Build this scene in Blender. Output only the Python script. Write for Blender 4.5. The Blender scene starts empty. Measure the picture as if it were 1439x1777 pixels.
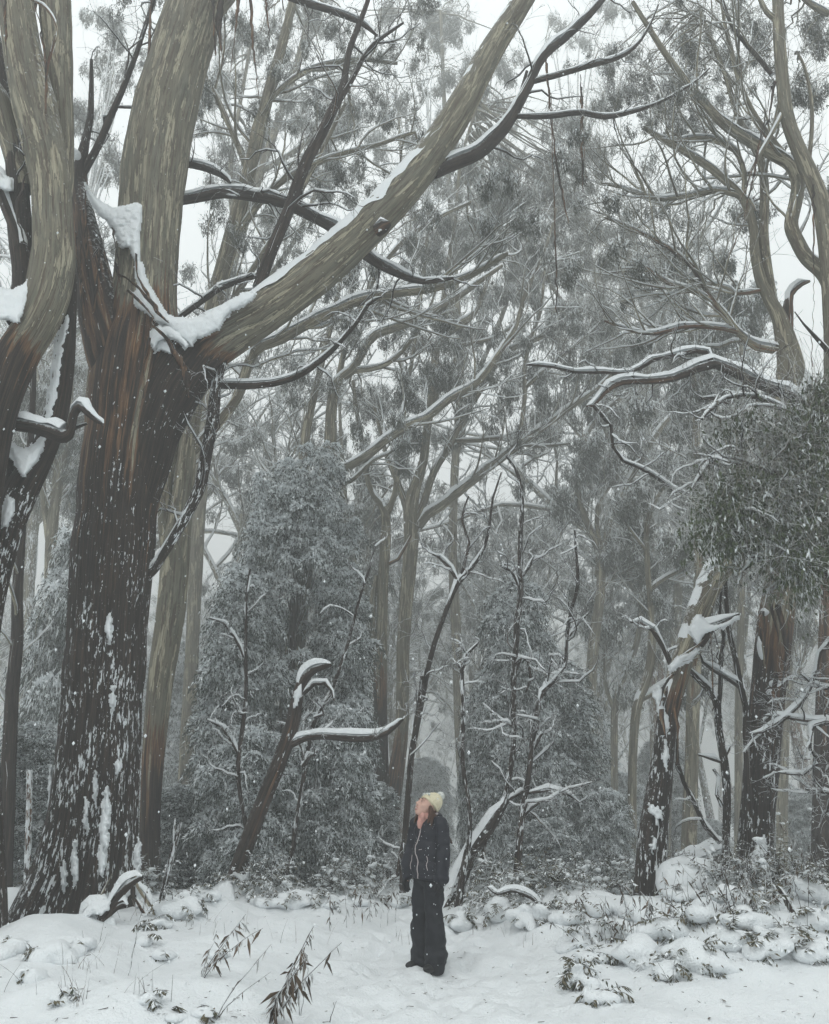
import bpy, math, random
import numpy as np
from mathutils import Vector

# ------------------------------------------------------------------ camera, world, sun, exposure
S = bpy.context.scene
COL = S.collection
F = 1283.0; CX = 719.5; CY = 888.5; PITCH = math.radians(21.6); CAMH = 1.45
cam_d = bpy.data.cameras.new("camera"); cam = bpy.data.objects.new("camera", cam_d); COL.objects.link(cam)
cam_d.sensor_fit = 'VERTICAL'; cam_d.sensor_height = 36.0; cam_d.lens = F / 1777 * 36.0
cam_d.clip_start = 0.05; cam_d.clip_end = 1500
cam.location = (0, 0, CAMH); cam.rotation_euler = (math.pi / 2 + PITCH, 0, 0)
S.camera = cam
W = bpy.data.worlds.new("World"); S.world = W; W.use_nodes = True
nt = W.node_tree; nt.nodes.clear()
wo = nt.nodes.new('ShaderNodeOutputWorld'); bg = nt.nodes.new('ShaderNodeBackground')
sk = nt.nodes.new('ShaderNodeTexSky'); sk.sky_type = 'NISHITA'; sk.sun_disc = False
sk.sun_elevation = math.radians(55); sk.sun_rotation = math.radians(200)
hs = nt.nodes.new('ShaderNodeHueSaturation'); hs.inputs['Saturation'].default_value = 0.12
mx = nt.nodes.new('ShaderNodeMix'); mx.data_type = 'RGBA'; mx.inputs[0].default_value = 0.8
mx.clamp_result = False
nt.links.new(sk.outputs[0], hs.inputs['Color']); nt.links.new(hs.outputs[0], mx.inputs[6])
mx.inputs[7].default_value = (12.0, 12.7, 12.8, 1)       # the even white of a snow cloud
nt.links.new(mx.outputs[2], bg.inputs[0]); bg.inputs[1].default_value = 0.14
nt.links.new(bg.outputs[0], wo.inputs[0])
sun_d = bpy.data.lights.new("sun", 'SUN'); sun_d.energy = 1.15; sun_d.angle = math.radians(45); sun_d.color = (1, 0.975, 0.94)
sun = bpy.data.objects.new("sun", sun_d); COL.objects.link(sun)
sun.rotation_euler = (math.radians(35), 0, math.radians(-20))
S.view_settings.view_transform = 'Standard'; S.view_settings.look = 'None'
S.view_settings.gamma = 1; S.view_settings.use_curve_mapping = False
S.view_settings.exposure = 0.06
S.cycles.max_bounces = 6; S.cycles.diffuse_bounces = 3; S.cycles.glossy_bounces = 1
S.cycles.transmission_bounces = 2; S.cycles.transparent_max_bounces = 4; S.cycles.volume_bounces = 1
HAZE = 0.0092

rng = np.random.default_rng(11)
# ------------------------------------------------------------------ numeric helpers
def nrm(v, ax=-1):
    return v / np.maximum(np.linalg.norm(v, axis=ax, keepdims=True), 1e-9)
def _h(ix, iy, iz, s):
    n = (ix * 374761393 + iy * 668265263 + iz * 2147483647 + s * 1274126177) & 0xFFFFFFFF
    n = ((n ^ (n >> 13)) * 1274126177) & 0xFFFFFFFF
    n = ((n ^ (n >> 16)) * 2246822519) & 0xFFFFFFFF
    return ((n ^ (n >> 15)) & 0xFFFFFF) / float(0xFFFFFF)
def vnoise(p, seed=0):
    p = np.asarray(p, float); f = np.floor(p); i = f.astype(np.int64); t = p - f; t = t * t * (3 - 2 * t)
    r = 0
    for dx in (0, 1):
        for dy in (0, 1):
            for dz in (0, 1):
                w = (t[..., 0] if dx else 1 - t[..., 0]) * (t[..., 1] if dy else 1 - t[..., 1]) * (t[..., 2] if dz else 1 - t[..., 2])
                r = r + w * _h(i[..., 0] + dx, i[..., 1] + dy, i[..., 2] + dz, seed)
    return r - 0.5
def fbm(p, o=3, seed=0):
    p = np.asarray(p, float); r = 0; a = 1
    for k in range(o):
        r = r + a * vnoise(p * 2 ** k, seed + k); a *= .5
    return r
def p3(x, y, z=0.0):
    return np.stack([x, y, np.zeros_like(x) + z], -1)
cp, sp = math.cos(PITCH), math.sin(PITCH)
def DM(D): return D if D <= 15 else 15 + (D - 15) * 2.4
def at(x, y, D):
    "the point of the place seen at photo pixel x, y that lies D metres in front of the camera"
    rx = (x - CX) / F; ru = -(y - CY) / F
    vy = cp - ru * sp; vz = sp + ru * cp
    return np.array([rx / vy * D, D, CAMH + vz / vy * D])
def zc(P):
    return P[..., 1] * cp + (P[..., 2] - CAMH) * sp

# ------------------------------------------------------------------ mesh builder
class MB:
    def __init__(s):
        s.V = []; s.F = {3: [], 4: []}; s.A = []; s.B = []; s.n = 0
    def add(s, V, Fc, bk=None, pm=None):
        V = np.asarray(V, float).reshape(-1, 3); n = len(V)
        s.V.append(V); Fc = np.asarray(Fc, int)
        s.F[Fc.shape[1]].append(Fc + s.n)
        s.A.append(np.zeros((n, 3)) if bk is None else np.asarray(bk).reshape(-1, 3))
        s.B.append(np.zeros((n, 3)) if pm is None else np.broadcast_to(np.asarray(pm, float), (n, 3)) if np.ndim(pm) == 1 else np.asarray(pm).reshape(-1, 3))
        s.n += n
    def mesh(s, name, mat, origin=(0, 0, 0), smooth=True):
        me = bpy.data.meshes.new(name)
        if s.n == 0: return me
        V = np.concatenate(s.V) - np.asarray(origin)
        loops = []; starts = []; c = 0
        for k in (3, 4):
            if s.F[k]:
                f = np.concatenate(s.F[k]); loops.append(f.ravel()); starts.append(c + np.arange(len(f)) * k); c += f.size
        L = np.concatenate(loops); ST = np.concatenate(starts)
        me.vertices.add(len(V)); me.vertices.foreach_set('co', V.astype(np.float32).ravel())
        me.loops.add(len(L)); me.loops.foreach_set('vertex_index', L.astype(np.int32))
        me.polygons.add(len(ST)); me.polygons.foreach_set('loop_start', ST.astype(np.int32))
        me.polygons.foreach_set('use_smooth', np.full(len(ST), smooth))
        a = me.attributes.new('bk', 'FLOAT_VECTOR', 'POINT'); a.data.foreach_set('vector', np.concatenate(s.A).astype(np.float32).ravel())
        a = me.attributes.new('pm', 'FLOAT_VECTOR', 'POINT'); a.data.foreach_set('vector', np.concatenate(s.B).astype(np.float32).ravel())
        me.materials.append(mat); me.update(calc_edges=True)
        return me
    def obj(s, name, mat, parent=None, smooth=True, kind=None, label=None):
        if s.n == 0: return None
        org = parent_loc(parent)
        o = bpy.data.objects.new(name, s.mesh(name, mat, org, smooth)); COL.objects.link(o)
        if parent is not None: o.parent = parent
        if kind: o['kind'] = kind
        if label: o['label'] = label
        return o
def parent_loc(p):
    r = np.zeros(3)
    while p is not None:
        r += np.array(p.location); p = p.parent
    return r
def tag(o, label=None, cat=None, group=None, kind=None):
    if label: o['label'] = label
    if cat: o['category'] = cat
    if group: o['group'] = group
    if kind: o['kind'] = kind
    return o
def empty(name, loc, label, cat, group=None):
    o = bpy.data.objects.new(name, None); COL.objects.link(o); o.location = tuple(loc); o.empty_display_size = .2
    return tag(o, label, cat, group)
def copy_tree(o, parent=None):
    c = o.copy(); COL.objects.link(c)
    if parent is not None: c.parent = parent
    for ch in list(o.children): copy_tree(ch, c)
    return c

def quads(K, S, close=True):
    k = np.arange(K - 1)[:, None]; s_ = np.arange(S if close else S - 1)[None, :]
    a = k * S + s_; b = k * S + (s_ + 1) % S
    return np.stack([a, b, b + S, a + S], -1).reshape(-1, 4)
def frames(P):
    T = np.gradient(P, axis=1); T = nrm(T)
    ref = np.where(np.abs(T[:, 0, 2:3]) > .8, np.array([[1., 0, 0]]), np.array([[0, 0, 1.]]))
    n = nrm(np.cross(T[:, 0], ref)); Ns = [n]
    for k in range(1, P.shape[1]):
        t = T[:, k]; n = nrm(n - t * (n * t).sum(-1, keepdims=True)); Ns.append(n)
    N = np.stack(Ns, 1); return T, N, np.cross(T, N)
def tubes(mb, P, R, S, bark=1.0, fl=0.0, rnd=None, rough=None):
    "a batch of tapered tubes: P (n,K,3), R (n,K)"
    P = np.asarray(P, float); R = np.asarray(R, float)
    if P.ndim == 2: P = P[None]; R = R[None]
    n, K = R.shape; T, N, B = frames(P)
    th = np.arange(S) / S * 2 * np.pi; c, s_ = np.cos(th), np.sin(th)
    L = np.concatenate([np.zeros((n, 1)), np.cumsum(np.linalg.norm(np.diff(P, axis=1), axis=-1), 1)], 1)
    rm = R.mean(1, keepdims=True)[..., None]
    off = rng.random((n, 1, 1)) * 50
    bk = np.stack([np.broadcast_to(c * rm, (n, K, S)) + off, np.broadcast_to(s_ * rm, (n, K, S)), np.broadcast_to(L[..., None], (n, K, S)) + off], -1)
    RR = np.broadcast_to(R[..., None], (n, K, S)).copy()
    if rough is not None: RR = RR * rough(th[None, None, :] + 0 * RR, L[..., None] + 0 * RR, RR)
    V = P[:, :, None, :] + RR[..., None] * (N[:, :, None, :] * c[None, None, :, None] + B[:, :, None, :] * s_[None, None, :, None])
    pm = np.zeros((n, K, S, 3)); pm[..., 0] = np.broadcast_to(np.asarray(bark, float) if np.ndim(bark) == 0 else np.asarray(bark, float).reshape(-1, K, 1), (n, K, S))
    pm[..., 1] = np.broadcast_to(np.asarray(fl, float) if np.ndim(fl) == 0 else np.asarray(fl, float).reshape(-1, K, 1), (n, K, S))
    pm[..., 2] = rng.random((n, 1, 1))
    q = quads(K, S); Fq = (q[None] + (np.arange(n) * K * S)[:, None, None]).reshape(-1, 4)
    mb.add(V, Fq, bk, pm)
def snow_caps(mb, P, R, M=5, amt=1.0, tmax=.10):
    P = np.asarray(P, float); R = np.asarray(R, float)
    if P.ndim == 2: P = P[None]; R = R[None]
    n, K = R.shape; T = nrm(np.gradient(P, axis=1))
    hz = np.sqrt(np.clip(1 - T[..., 2] ** 2, 0, 1))
    up = np.array([0, 0, 1.]) - T * T[..., 2:3]; up = nrm(up); sd = np.cross(T, up)
    nz = vnoise(P * 3., 5) + .6 * vnoise(P * 6.5, 6)
    tk = np.minimum(tmax, .75 * R + .028) * np.clip((hz - .30) / .45, -.6, 1) * (1 + 1.1 * nz) * amt
    tk = tk - .35 * R * np.clip((.62 - hz) * 3 + 1.6 * nz - .25, 0, 1)
    end = np.ones(K); end[0] = end[-1] = .1; tk = tk * end
    a = np.linspace(-1.25, 1.25, M)[None, None, :]
    wob = 1 + .4 * vnoise(P * 3.5, 8)[..., None]
    wid = a * wob
    h = R[..., None] * np.cos(wid) + tk[..., None] * np.cos(a * 1.05) ** .6 - .004
    w = (R[..., None] + .12 * np.maximum(tk, 0)[..., None]) * np.sin(wid)
    V = P[:, :, None, :] + up[:, :, None, :] * h[..., None] + sd[:, :, None, :] * w[..., None]
    q = quads(K, M, False); Fq = (q[None] + (np.arange(n) * K * M)[:, None, None]).reshape(-1, 4)
    mb.add(V, Fq)
def spline(pts, step):
    pts = np.asarray(pts, float)
    seg = np.linalg.norm(np.diff(pts[:, :3], axis=0), axis=1); out = []
    for i in range(len(pts) - 1):
        a = pts[max(i - 1, 0)]; b = pts[i]; c = pts[i + 1]; d = pts[min(i + 2, len(pts) - 1)]
        m = max(1, int(round(seg[i] / step)))
        t = (np.arange(m) / m)[:, None]
        out.append(.5 * (2 * b + (c - a) * t + (2 * a - 5 * b + 4 * c - d) * t ** 2 + (3 * b - a - 3 * c + d) * t ** 3))
    out.append(pts[-1:]); o = np.concatenate(out); o[:, 3] = np.maximum(o[:, 3], .002); return o

def grow(P, R, n, L, wob=.14, up=.1, droop=0., t0=.2, t1=1., spread=.9, K=7, rmin=.005, rk=.6, lv=None, taper=.25, fr=None):
    "n shoots along every path of the batch P (m,K,3); returns (m*n,K,3) paths and radii"
    m, Kp, _ = P.shape
    t = t0 + (t1 - t0) * (np.arange(n)[None, :] + rng.random((m, n))) / n
    x = t * (Kp - 1); i = np.clip(x.astype(int), 0, Kp - 2); f = (x - i)[..., None]
    ar = np.arange(m)[:, None]
    p = P[ar, i] * (1 - f) + P[ar, i + 1] * f
    r = R[ar, i] * (1 - f[..., 0]) + R[ar, i + 1] * f[..., 0]
    d = nrm(P[ar, i + 1] - P[ar, i]); q = rng.normal(size=(m, n, 3)); q = nrm(q - d * (q * d).sum(-1, keepdims=True))
    dr = nrm(d * .75 + q * spread + np.array([0, 0, up * 2.]))
    p = p.reshape(-1, 3); dr = dr.reshape(-1, 3); r = r.reshape(-1)
    Ln = (L * (.55 + .9 * rng.random(m * n)) * (1.15 - .5 * t.reshape(-1)))
    out = [p]; bend = rng.normal(size=dr.shape) * wob * .5
    for k in range(K - 1):
        dr = nrm(dr + rng.normal(size=dr.shape) * wob + bend + np.array([0, 0, up - droop * k / K]))
        out.append(out[-1] + dr * (Ln / (K - 1))[:, None])
    r0 = np.clip(np.minimum(r * rk, Ln * .014 + .003), rmin, None)
    rr = r0[:, None] * np.linspace(1, taper, K)[None, :]
    return np.stack(out, 1), np.maximum(rr, rmin * .6)

# ------------------------------------------------------------------ materials
def newmat(name):
    m = bpy.data.materials.new(name); m.use_nodes = True; t = m.node_tree; t.nodes.clear()
    o = t.nodes.new('ShaderNodeOutputMaterial'); b = t.nodes.new('ShaderNodeBsdfPrincipled')
    t.links.new(b.outputs[0], o.inputs[0]); b.inputs['Specular IOR Level'].default_value = .25
    return m, t, b
class G:
    def __init__(s, t): s.t = t
    def n(s, ty, **k):
        x = s.t.nodes.new(ty)
        for a, b in k.items(): setattr(x, a, b)
        return x
    def set(s, inp, v):
        if hasattr(v, 'is_output') or isinstance(v, bpy.types.NodeSocket): s.t.links.new(v, inp)
        else: inp.default_value = v
    def math(s, op, a, b=0., c=0., clamp=False):
        x = s.n('ShaderNodeMath', operation=op, use_clamp=clamp); s.set(x.inputs[0], a); s.set(x.inputs[1], b); s.set(x.inputs[2], c); return x.outputs[0]
    def vmul(s, v, k):
        x = s.n('ShaderNodeVectorMath', operation='MULTIPLY'); s.set(x.inputs[0], v); s.set(x.inputs[1], k); return x.outputs[0]
    def noise(s, v, sc, det=2., rough=.5, dist=0.):
        x = s.n('ShaderNodeTexNoise'); s.set(x.inputs['Vector'], v); x.inputs['Scale'].default_value = sc
        x.inputs['Detail'].default_value = det; x.inputs['Roughness'].default_value = rough; x.inputs['Distortion'].default_value = dist; return x.outputs['Fac']
    def mix(s, f, a, b):
        x = s.n('ShaderNodeMix', data_type='RGBA'); s.set(x.inputs[0], f); s.set(x.inputs[6], a); s.set(x.inputs[7], b); return x.outputs[2]
    def step(s, v, lo, hi):
        x = s.n('ShaderNodeMapRange', interpolation_type='SMOOTHSTEP'); s.set(x.inputs[0], v); s.set(x.inputs[1], lo); s.set(x.inputs[2], hi); return x.outputs[0]
    def ramp(s, f, st):
        x = s.n('ShaderNodeValToRGB'); s.set(x.inputs[0], f); e = x.color_ramp.elements
        while len(e) < len(st): e.new(.5)
        for q, (p, c) in zip(e, st): q.position = p; q.color = (*c, 1)
        return x.outputs[0]
    def attr(s, name):
        x = s.n('ShaderNodeAttribute', attribute_name=name); return x.outputs['Vector']
    def sep(s, v):
        x = s.n('ShaderNodeSeparateXYZ'); s.set(x.inputs[0], v); return x.outputs
    def bump(s, h, st, dist, nin=None):
        x = s.n('ShaderNodeBump'); s.set(x.inputs['Height'], h); x.inputs['Strength'].default_value = st; x.inputs['Distance'].default_value = dist
        if nin is not None: s.set(x.inputs['Normal'], nin)
        return x.outputs[0]
SNOW = (.84, .875, .895, 1)
def make_bark(name, lo=.30, hi=.62):
    m, t, b = newmat(name); g = G(t)
    bk = g.attr('bk'); pm = g.sep(g.attr('pm')); geo = g.n('ShaderNodeNewGeometry'); pos = geo.outputs['Position']
    nz = g.sep(geo.outputs['Normal'])[2]
    s1 = g.noise(g.vmul(bk, (9.5, 9.5, .42)), 1., 4., .62); s2 = g.noise(g.vmul(bk, (46., 46., 1.5)), 1., 4., .72)
    s3 = g.noise(g.vmul(bk, (3., 3., .9)), 1., 2.)
    sa = g.math('ADD', g.math('MULTIPLY', s1, .7), g.math('MULTIPLY', s2, .3))
    smooth = g.ramp(sa, [(.38, (.045, .036, .028)), (.43, (.11, .095, .07)), (.50, (.165, .15, .11)), (.565, (.20, .18, .135)), (.580, (.37, .335, .245)), (.68, (.50, .46, .345))])
    smooth = g.mix(g.step(s3, .5, .62), smooth, g.ramp(s2, [(.36, (.05, .045, .036)), (.48, (.125, .12, .095)), (.66, (.25, .24, .195))]))
    pa = g.noise(g.vmul(bk, (9., 9., .95)), 1., 5., .62, .35); pb = g.noise(g.vmul(bk, (13.5, 13.5, .8)), 1.7, 5., .65, .3); pc = g.noise(g.vmul(bk, (5., 5., .7)), 2.3, 4., .6, .5)
    plate = g.step(pa, .545, .556); edge = g.math('MULTIPLY', g.step(pa, .528, .543), g.math('SUBTRACT', 1., g.step(pa, .546, .562)))
    smooth = g.mix(g.math('MULTIPLY', plate, .85), g.mix(.45, smooth, (.165, .155, .12, 1)), g.ramp(s2, [(.35, (.28, .25, .18)), (.65, (.46, .425, .32))]))
    smooth = g.mix(g.math('MULTIPLY', g.step(pb, .555, .572), .8), smooth, g.ramp(s2, [(.35, (.045, .034, .026)), (.65, (.12, .09, .065))]))
    smooth = g.mix(g.math('MULTIPLY', g.step(pc, .56, .60), .5), smooth, (.105, .11, .085, 1))
    crk = g.step(g.noise(g.vmul(bk, (60., 60., 1.8)), 1., 3., .6), .575, .63); smooth = g.mix(g.math('MULTIPLY', edge, .75), smooth, (.05, .04, .03, 1)); smooth = g.mix(g.math('MULTIPLY', crk, .6), smooth, (.06, .05, .04, 1))
    rough = g.ramp(s2, [(.36, (.012, .009, .008)), (.52, (.034, .025, .021)), (.68, (.085, .058, .042))])
    red = g.ramp(s2, [(.35, (.05, .027, .018)), (.5, (.120, .066, .040)), (.66, (.27, .155, .08))])
    bb = g.math('ADD', pm[0], g.math('MULTIPLY', g.math('SUBTRACT', s1, .5), 1.9))
    c = g.mix(g.step(bb, .28, .42), rough, red); c = g.mix(g.step(bb, .52, .62), c, smooth)
    up = g.math('ADD', nz, g.math('MULTIPLY', g.math('SUBTRACT', g.noise(pos, 16., 3., .65), .5), .9))
    up = g.step(up, lo, hi)
    f1 = g.noise(g.vmul(bk, (27., 27., 6.5)), 1., 3., .7); f2 = g.noise(g.vmul(bk, (3.2, 3.2, 1.6)), 1., 2.)
    ff = g.math('ADD', g.math('ADD', g.math('MULTIPLY', f1, .70), g.math('MULTIPLY', f2, .28)), g.math('MULTIPLY', g.math('SUBTRACT', s2, .02), .17))
    th = g.math('SUBTRACT', .80, g.math('MULTIPLY', pm[1], .235))
    fk = g.step(ff, th, g.math('ADD', th, .035))
    sn = g.math('MAXIMUM', up, fk)
    c = g.mix(sn, c, SNOW)
    g.set(b.inputs['Base Color'], c); b.inputs['Roughness'].default_value = .75
    h = g.math('ADD', g.math('MULTIPLY', s2, g.math('SUBTRACT', 1.25, pm[0])), g.math('ADD', g.math('MULTIPLY', sn, .5), g.math('MULTIPLY', plate, .35)))
    g.set(b.inputs['Normal'], g.bump(h, .8, .03))
    return m
M_bark = make_bark('gum_bark'); M_twig = make_bark('twig_bark', -.25, .30)
m, t, b = newmat('snow'); g = G(t); geo = g.n('ShaderNodeNewGeometry')
n1 = g.noise(geo.outputs['Position'], 9., 4., .6); n2 = g.noise(geo.outputs['Position'], 55., 3., .6)
g.set(b.inputs['Base Color'], g.mix(n1, (.80, .84, .865, 1), (.88, .905, .92, 1))); b.inputs['Roughness'].default_value = .65
g.set(b.inputs['Normal'], g.bump(g.math('ADD', n1, g.math('MULTIPLY', n2, .5)), .9, .035)); M_snow = m
def make_leaf(name, dark, light, snow=SNOW):
    m, t, b = newmat(name); g = G(t); pm = g.sep(g.attr('pm')); geo = g.n('ShaderNodeNewGeometry')
    c = g.mix(pm[1], dark, light)
    nn = g.noise(geo.outputs['Position'], 22., 2.)
    c = g.mix(g.step(g.math('ADD', pm[0], g.math('MULTIPLY', g.math('SUBTRACT', nn, .5), .8)), .30, .80), c, snow)
    g.set(b.inputs['Base Color'], c); b.inputs['Roughness'].default_value = .6; return m
M_leaf = make_leaf('gum_leaf', (.046, .052, .042, 1), (.105, .11, .09, 1))
M_wattle = make_leaf('wattle_leaf', (.030, .042, .036, 1), (.075, .09, .078, 1))
M_near = make_leaf('near_leaf', (.020, .030, .014, 1), (.075, .10, .045, 1))
M_dead = make_leaf('withered_leaf', (.045, .032, .024, 1), (.16, .115, .08, 1))
M_fern = make_leaf('fern_leaf', (.035, .045, .025, 1), (.14, .12, .075, 1))
def plain(name, c, r=.7, nsc=0, c2=None, bs=.3, bd=.01):
    m, t, b = newmat(name); g = G(t); geo = g.n('ShaderNodeNewGeometry'); tc = g.n('ShaderNodeTexCoord')
    b.inputs['Roughness'].default_value = r
    if nsc:
        nn = g.noise(tc.outputs['Object'], nsc, 3., .6); g.set(b.inputs['Base Color'], g.mix(nn, (*c, 1), (*(c2 or c), 1)))
        g.set(b.inputs['Normal'], g.bump(nn, bs, bd))
    else: b.inputs['Base Color'].default_value = (*c, 1)
    return m

# ------------------------------------------------------------------ foliage shapes
def leafset(C, D, Ln, Wd, side, snow, hue, fold=0., tri=False):
    "leaf blades: base C, direction D, length, width"
    n = len(C); sd = nrm(np.cross(D, side)); mid = C + D * (Ln * .45)[:, None] + np.array([0, 0, 1.]) * (fold * Wd)[:, None] if fold else C + D * (Ln * .45)[:, None]
    if tri:
        w = (Wd * .62)[:, None]; V = np.stack([C - sd * w, C + D * Ln[:, None], C + sd * w], 1); pm = np.zeros((n, 3, 3)); pm[..., 0] = snow[:, None]; pm[..., 1] = hue[:, None]; return V, pm
    V = np.stack([C, mid + sd * (Wd / 2)[:, None], C + D * Ln[:, None], mid - sd * (Wd / 2)[:, None]], 1)
    pm = np.zeros((n, 4, 3)); pm[..., 0] = snow[:, None]; pm[..., 1] = hue[:, None]
    return V, pm
def gum_proto(r, nl=300, ll=.14, lw=.024, drape=.8, sp=1.):
    "one hanging bunch of gum leaves about a metre tall, hanging from the origin"
    ns = 15; a = r.random(ns) * 6.28; rad = (.05 + .30 * np.sqrt(r.random(ns))) * sp
    top = np.stack([np.cos(a) * rad, np.sin(a) * rad, .16 - .55 * rad + .08 * r.normal(size=ns)], 1); lenf = drape * (.6 + .4 * r.random(ns)) * (1.1 - rad)
    k = r.integers(0, ns, nl); u = r.random(nl) ** .9; pinch = 1 - .45 * u
    C = top[k] * np.stack([pinch, pinch, pinch * 0 + 1], 1) + np.stack([r.normal(size=nl) * .045, r.normal(size=nl) * .045, -u * lenf[k]], 1)
    D = nrm(np.stack([r.normal(size=nl) * .34, r.normal(size=nl) * .34, -1 + .35 * r.normal(size=nl)], 1))
    Ln = ll * (.6 + .8 * r.random(nl)); Wd = lw * (.7 + .7 * r.random(nl))
    sn = np.where(r.random(nl) < np.clip(.95 - 1.7 * u, .05, .95), .62, .32)
    return leafset(C, D, Ln, Wd, nrm(r.normal(size=(nl, 3))), sn, r.random(nl), 0., True)
def tuft_proto(r, nl=270, ll=.072, lw=.014):
    "one soft plume of wattle foliage, dome with drooping ends and snow lying on its crown"
    ns = 13; a = r.random(ns) * 6.28; el = r.random(ns) * 1.2 - .15
    d0 = np.stack([np.cos(a) * np.cos(el), np.sin(a) * np.cos(el), np.sin(el)], 1)
    k = r.integers(0, ns, nl); u = .15 + .85 * r.random(nl)
    C = d0[k] * (u * .34)[:, None] + r.normal(size=(nl, 3)) * .022; C[:, 2] -= .42 * u ** 2
    D = nrm(d0[k] * .5 + r.normal(size=(nl, 3)) * .38 + np.stack([0 * u, 0 * u, -.35 - 1.1 * u], 1))
    Ln = ll * (.6 + .8 * r.random(nl)); Wd = lw * (.7 + .6 * r.random(nl))
    z = (C[:, 2] + .28) / .5
    sn = ((r.random(nl) < np.clip(-.05 + 1.0 * z, .04, .97))).astype(float) * .85 + .05
    A, B = leafset(C, D, Ln, Wd, nrm(r.normal(size=(nl, 3))), sn, r.random(nl), 0., True)
    m = 90; k = r.integers(0, ns, m); u = .05 + .65 * r.random(m)      # pads of snow
    C = d0[k] * (u * .34)[:, None]; C[:, 2] += -.40 * u ** 2 + .02; D = nrm(d0[k] * np.array([1, 1, .1]) + r.normal(size=(m, 3)) * .3)
    A2, B2 = leafset(C, D, .04 + .05 * r.random(m), .022 + .022 * r.random(m), nrm(np.array([0, 0, 1.]) + r.normal(size=(m, 3)) * .5), np.ones(m), r.random(m), 0., True)
    return np.concatenate([A, A2]), np.concatenate([B, B2])
def near_proto(r, nl=56, ll=.115, lw=.034):
    C = r.normal(size=(nl, 3)) * np.array([.22, .22, .20]); C[:, 2] -= .05
    D = nrm(np.stack([r.normal(size=nl) * .4, r.normal(size=nl) * .4, -1 + .4 * r.normal(size=nl)], 1))
    Ln = ll * (.6 + .8 * r.random(nl)); Wd = lw * (.7 + .7 * r.random(nl))
    sn = (r.random(nl) < .20).astype(float) * .55 + .1
    return leafset(C, D, Ln, Wd, nrm(r.normal(size=(nl, 3))), sn, r.random(nl), .25)
GUM = [gum_proto(rng) for _ in range(6)]
GUMF = [gum_proto(rng, 130, .22, .038) for _ in range(4)]
TUFT = [tuft_proto(rng) for _ in range(6)]
NEAR = [near_proto(rng) for _ in range(6)]
def stamp(mb, protos, P, sc, sz=None, snow=0.):
    P = np.asarray(P, float).reshape(-1, 3); n = len(P)
    if n == 0: return
    sc = np.broadcast_to(sc, (n,)); which = rng.integers(0, len(protos), n); rot = rng.random(n) * 6.28
    for w, (V, pm) in enumerate(protos):
        j = np.nonzero(which == w)[0]
        if len(j) == 0: continue
        c = np.cos(rot[j])[:, None, None]; s_ = np.sin(rot[j])[:, None, None]
        x = V[None, ..., 0] * c - V[None, ..., 1] * s_; y = V[None, ..., 0] * s_ + V[None, ..., 1] * c
        z = np.broadcast_to(V[None, ..., 2], x.shape) * (1 if sz is None else sz)
        VV = np.stack([x, y, z], -1) * sc[j][:, None, None, None] + P[j][:, None, None, :]
        pp = np.broadcast_to(pm[None], (len(j),) + pm.shape).copy()
        pp[..., 1] = np.clip(pp[..., 1] * .6 + rng.random(len(j))[:, None, None] * .5, 0, 1)
        pp[..., 0] = pp[..., 0] + (snow + .12 * rng.normal(size=len(j)))[:, None, None] * (pp[..., 0] > .5)
        q = V.shape[1]; nf = len(j) * V.shape[0]
        mb.add(VV, np.arange(nf * q).reshape(-1, q), None, pp)

# ------------------------------------------------------------------ ground
def bumps(x, y):
    h = 0 * x
    for bx, by, r, a in BUMPS:
        h = h + a * np.exp(-((x - bx) ** 2 + (y - by) ** 2) / (r * r))
    return h
def path_x(y):   # the trodden track: from under the camera past the woman and off behind her to the left
    return np.interp(y, [0, 6, 8, 10, 12, 15], [.35, .25, .15, .2, .3, .5])
def path_m(x, y):
    w = np.interp(y, [0, 6.2, 8, 10, 13, 16], [1.6, 1.15, 1.2, 1.15, .9, .8]); return np.exp(-((x - path_x(y)) / w) ** 4) * np.clip((15 - y) / 3, 0, 1)
BUMPS = []
def height(x, y):
    x = np.asarray(x, float); y = np.asarray(y, float)
    pm_ = path_m(x, y); far = np.clip((y - 16) / 40, 0, 1)
    h = .16 * fbm(p3(x * .35, y * .35), 3, 21) * (1 - .6 * pm_)
    h = h + (.16 * fbm(p3(x * 1.2, y * 1.2), 2, 31) + .05 * fbm(p3(x * 4, y * 4), 2, 37)) * (1 - pm_)
    h = h - .13 * pm_ + pm_ * (.09 * fbm(p3(x * 2.6, y * 2.6), 2, 41) + .085 * vnoise(p3(x * 5.5, y * 5.5), 43) + .04 * vnoise(p3(x * 12, y * 12), 44))
    c = np.floor(x / .34) + 1000 * np.floor(y / .42); ci = np.floor(x / .34).astype(int); cj = np.floor(y / .42).astype(int)   # footprints
    fx = (ci + .5 + .5 * (_h(ci, cj, ci * 0, 7) - .5)) * .34; fy = (cj + .5 + .5 * (_h(ci, cj, ci * 0, 8) - .5)) * .42; aa = (_h(ci, cj, ci * 0, 9) - .5) * 1.4
    dx = (x - fx) * np.cos(aa) + (y - fy) * np.sin(aa); dy = -(x - fx) * np.sin(aa) + (y - fy) * np.cos(aa)
    h = h - .11 * pm_ * (_h(ci, cj, ci * 0, 10) > .35) * np.exp(-((dx / .055) ** 4 + (dy / .13) ** 4))
    side = np.clip(np.abs(x - path_x(y)) - 1.6, 0, 8)
    h = h + .018 * side * np.clip(y / 8, 0, 1)
    h = h - .065 * np.clip(y - 14.5, 0, 40)
    h = h + bumps(x, y) + far * 1.2 * fbm(p3(x * .05, y * .05), 2, 51)
    return h
def gz(x, y): return float(height(np.array([x]), np.array([y]))[0])
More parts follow.
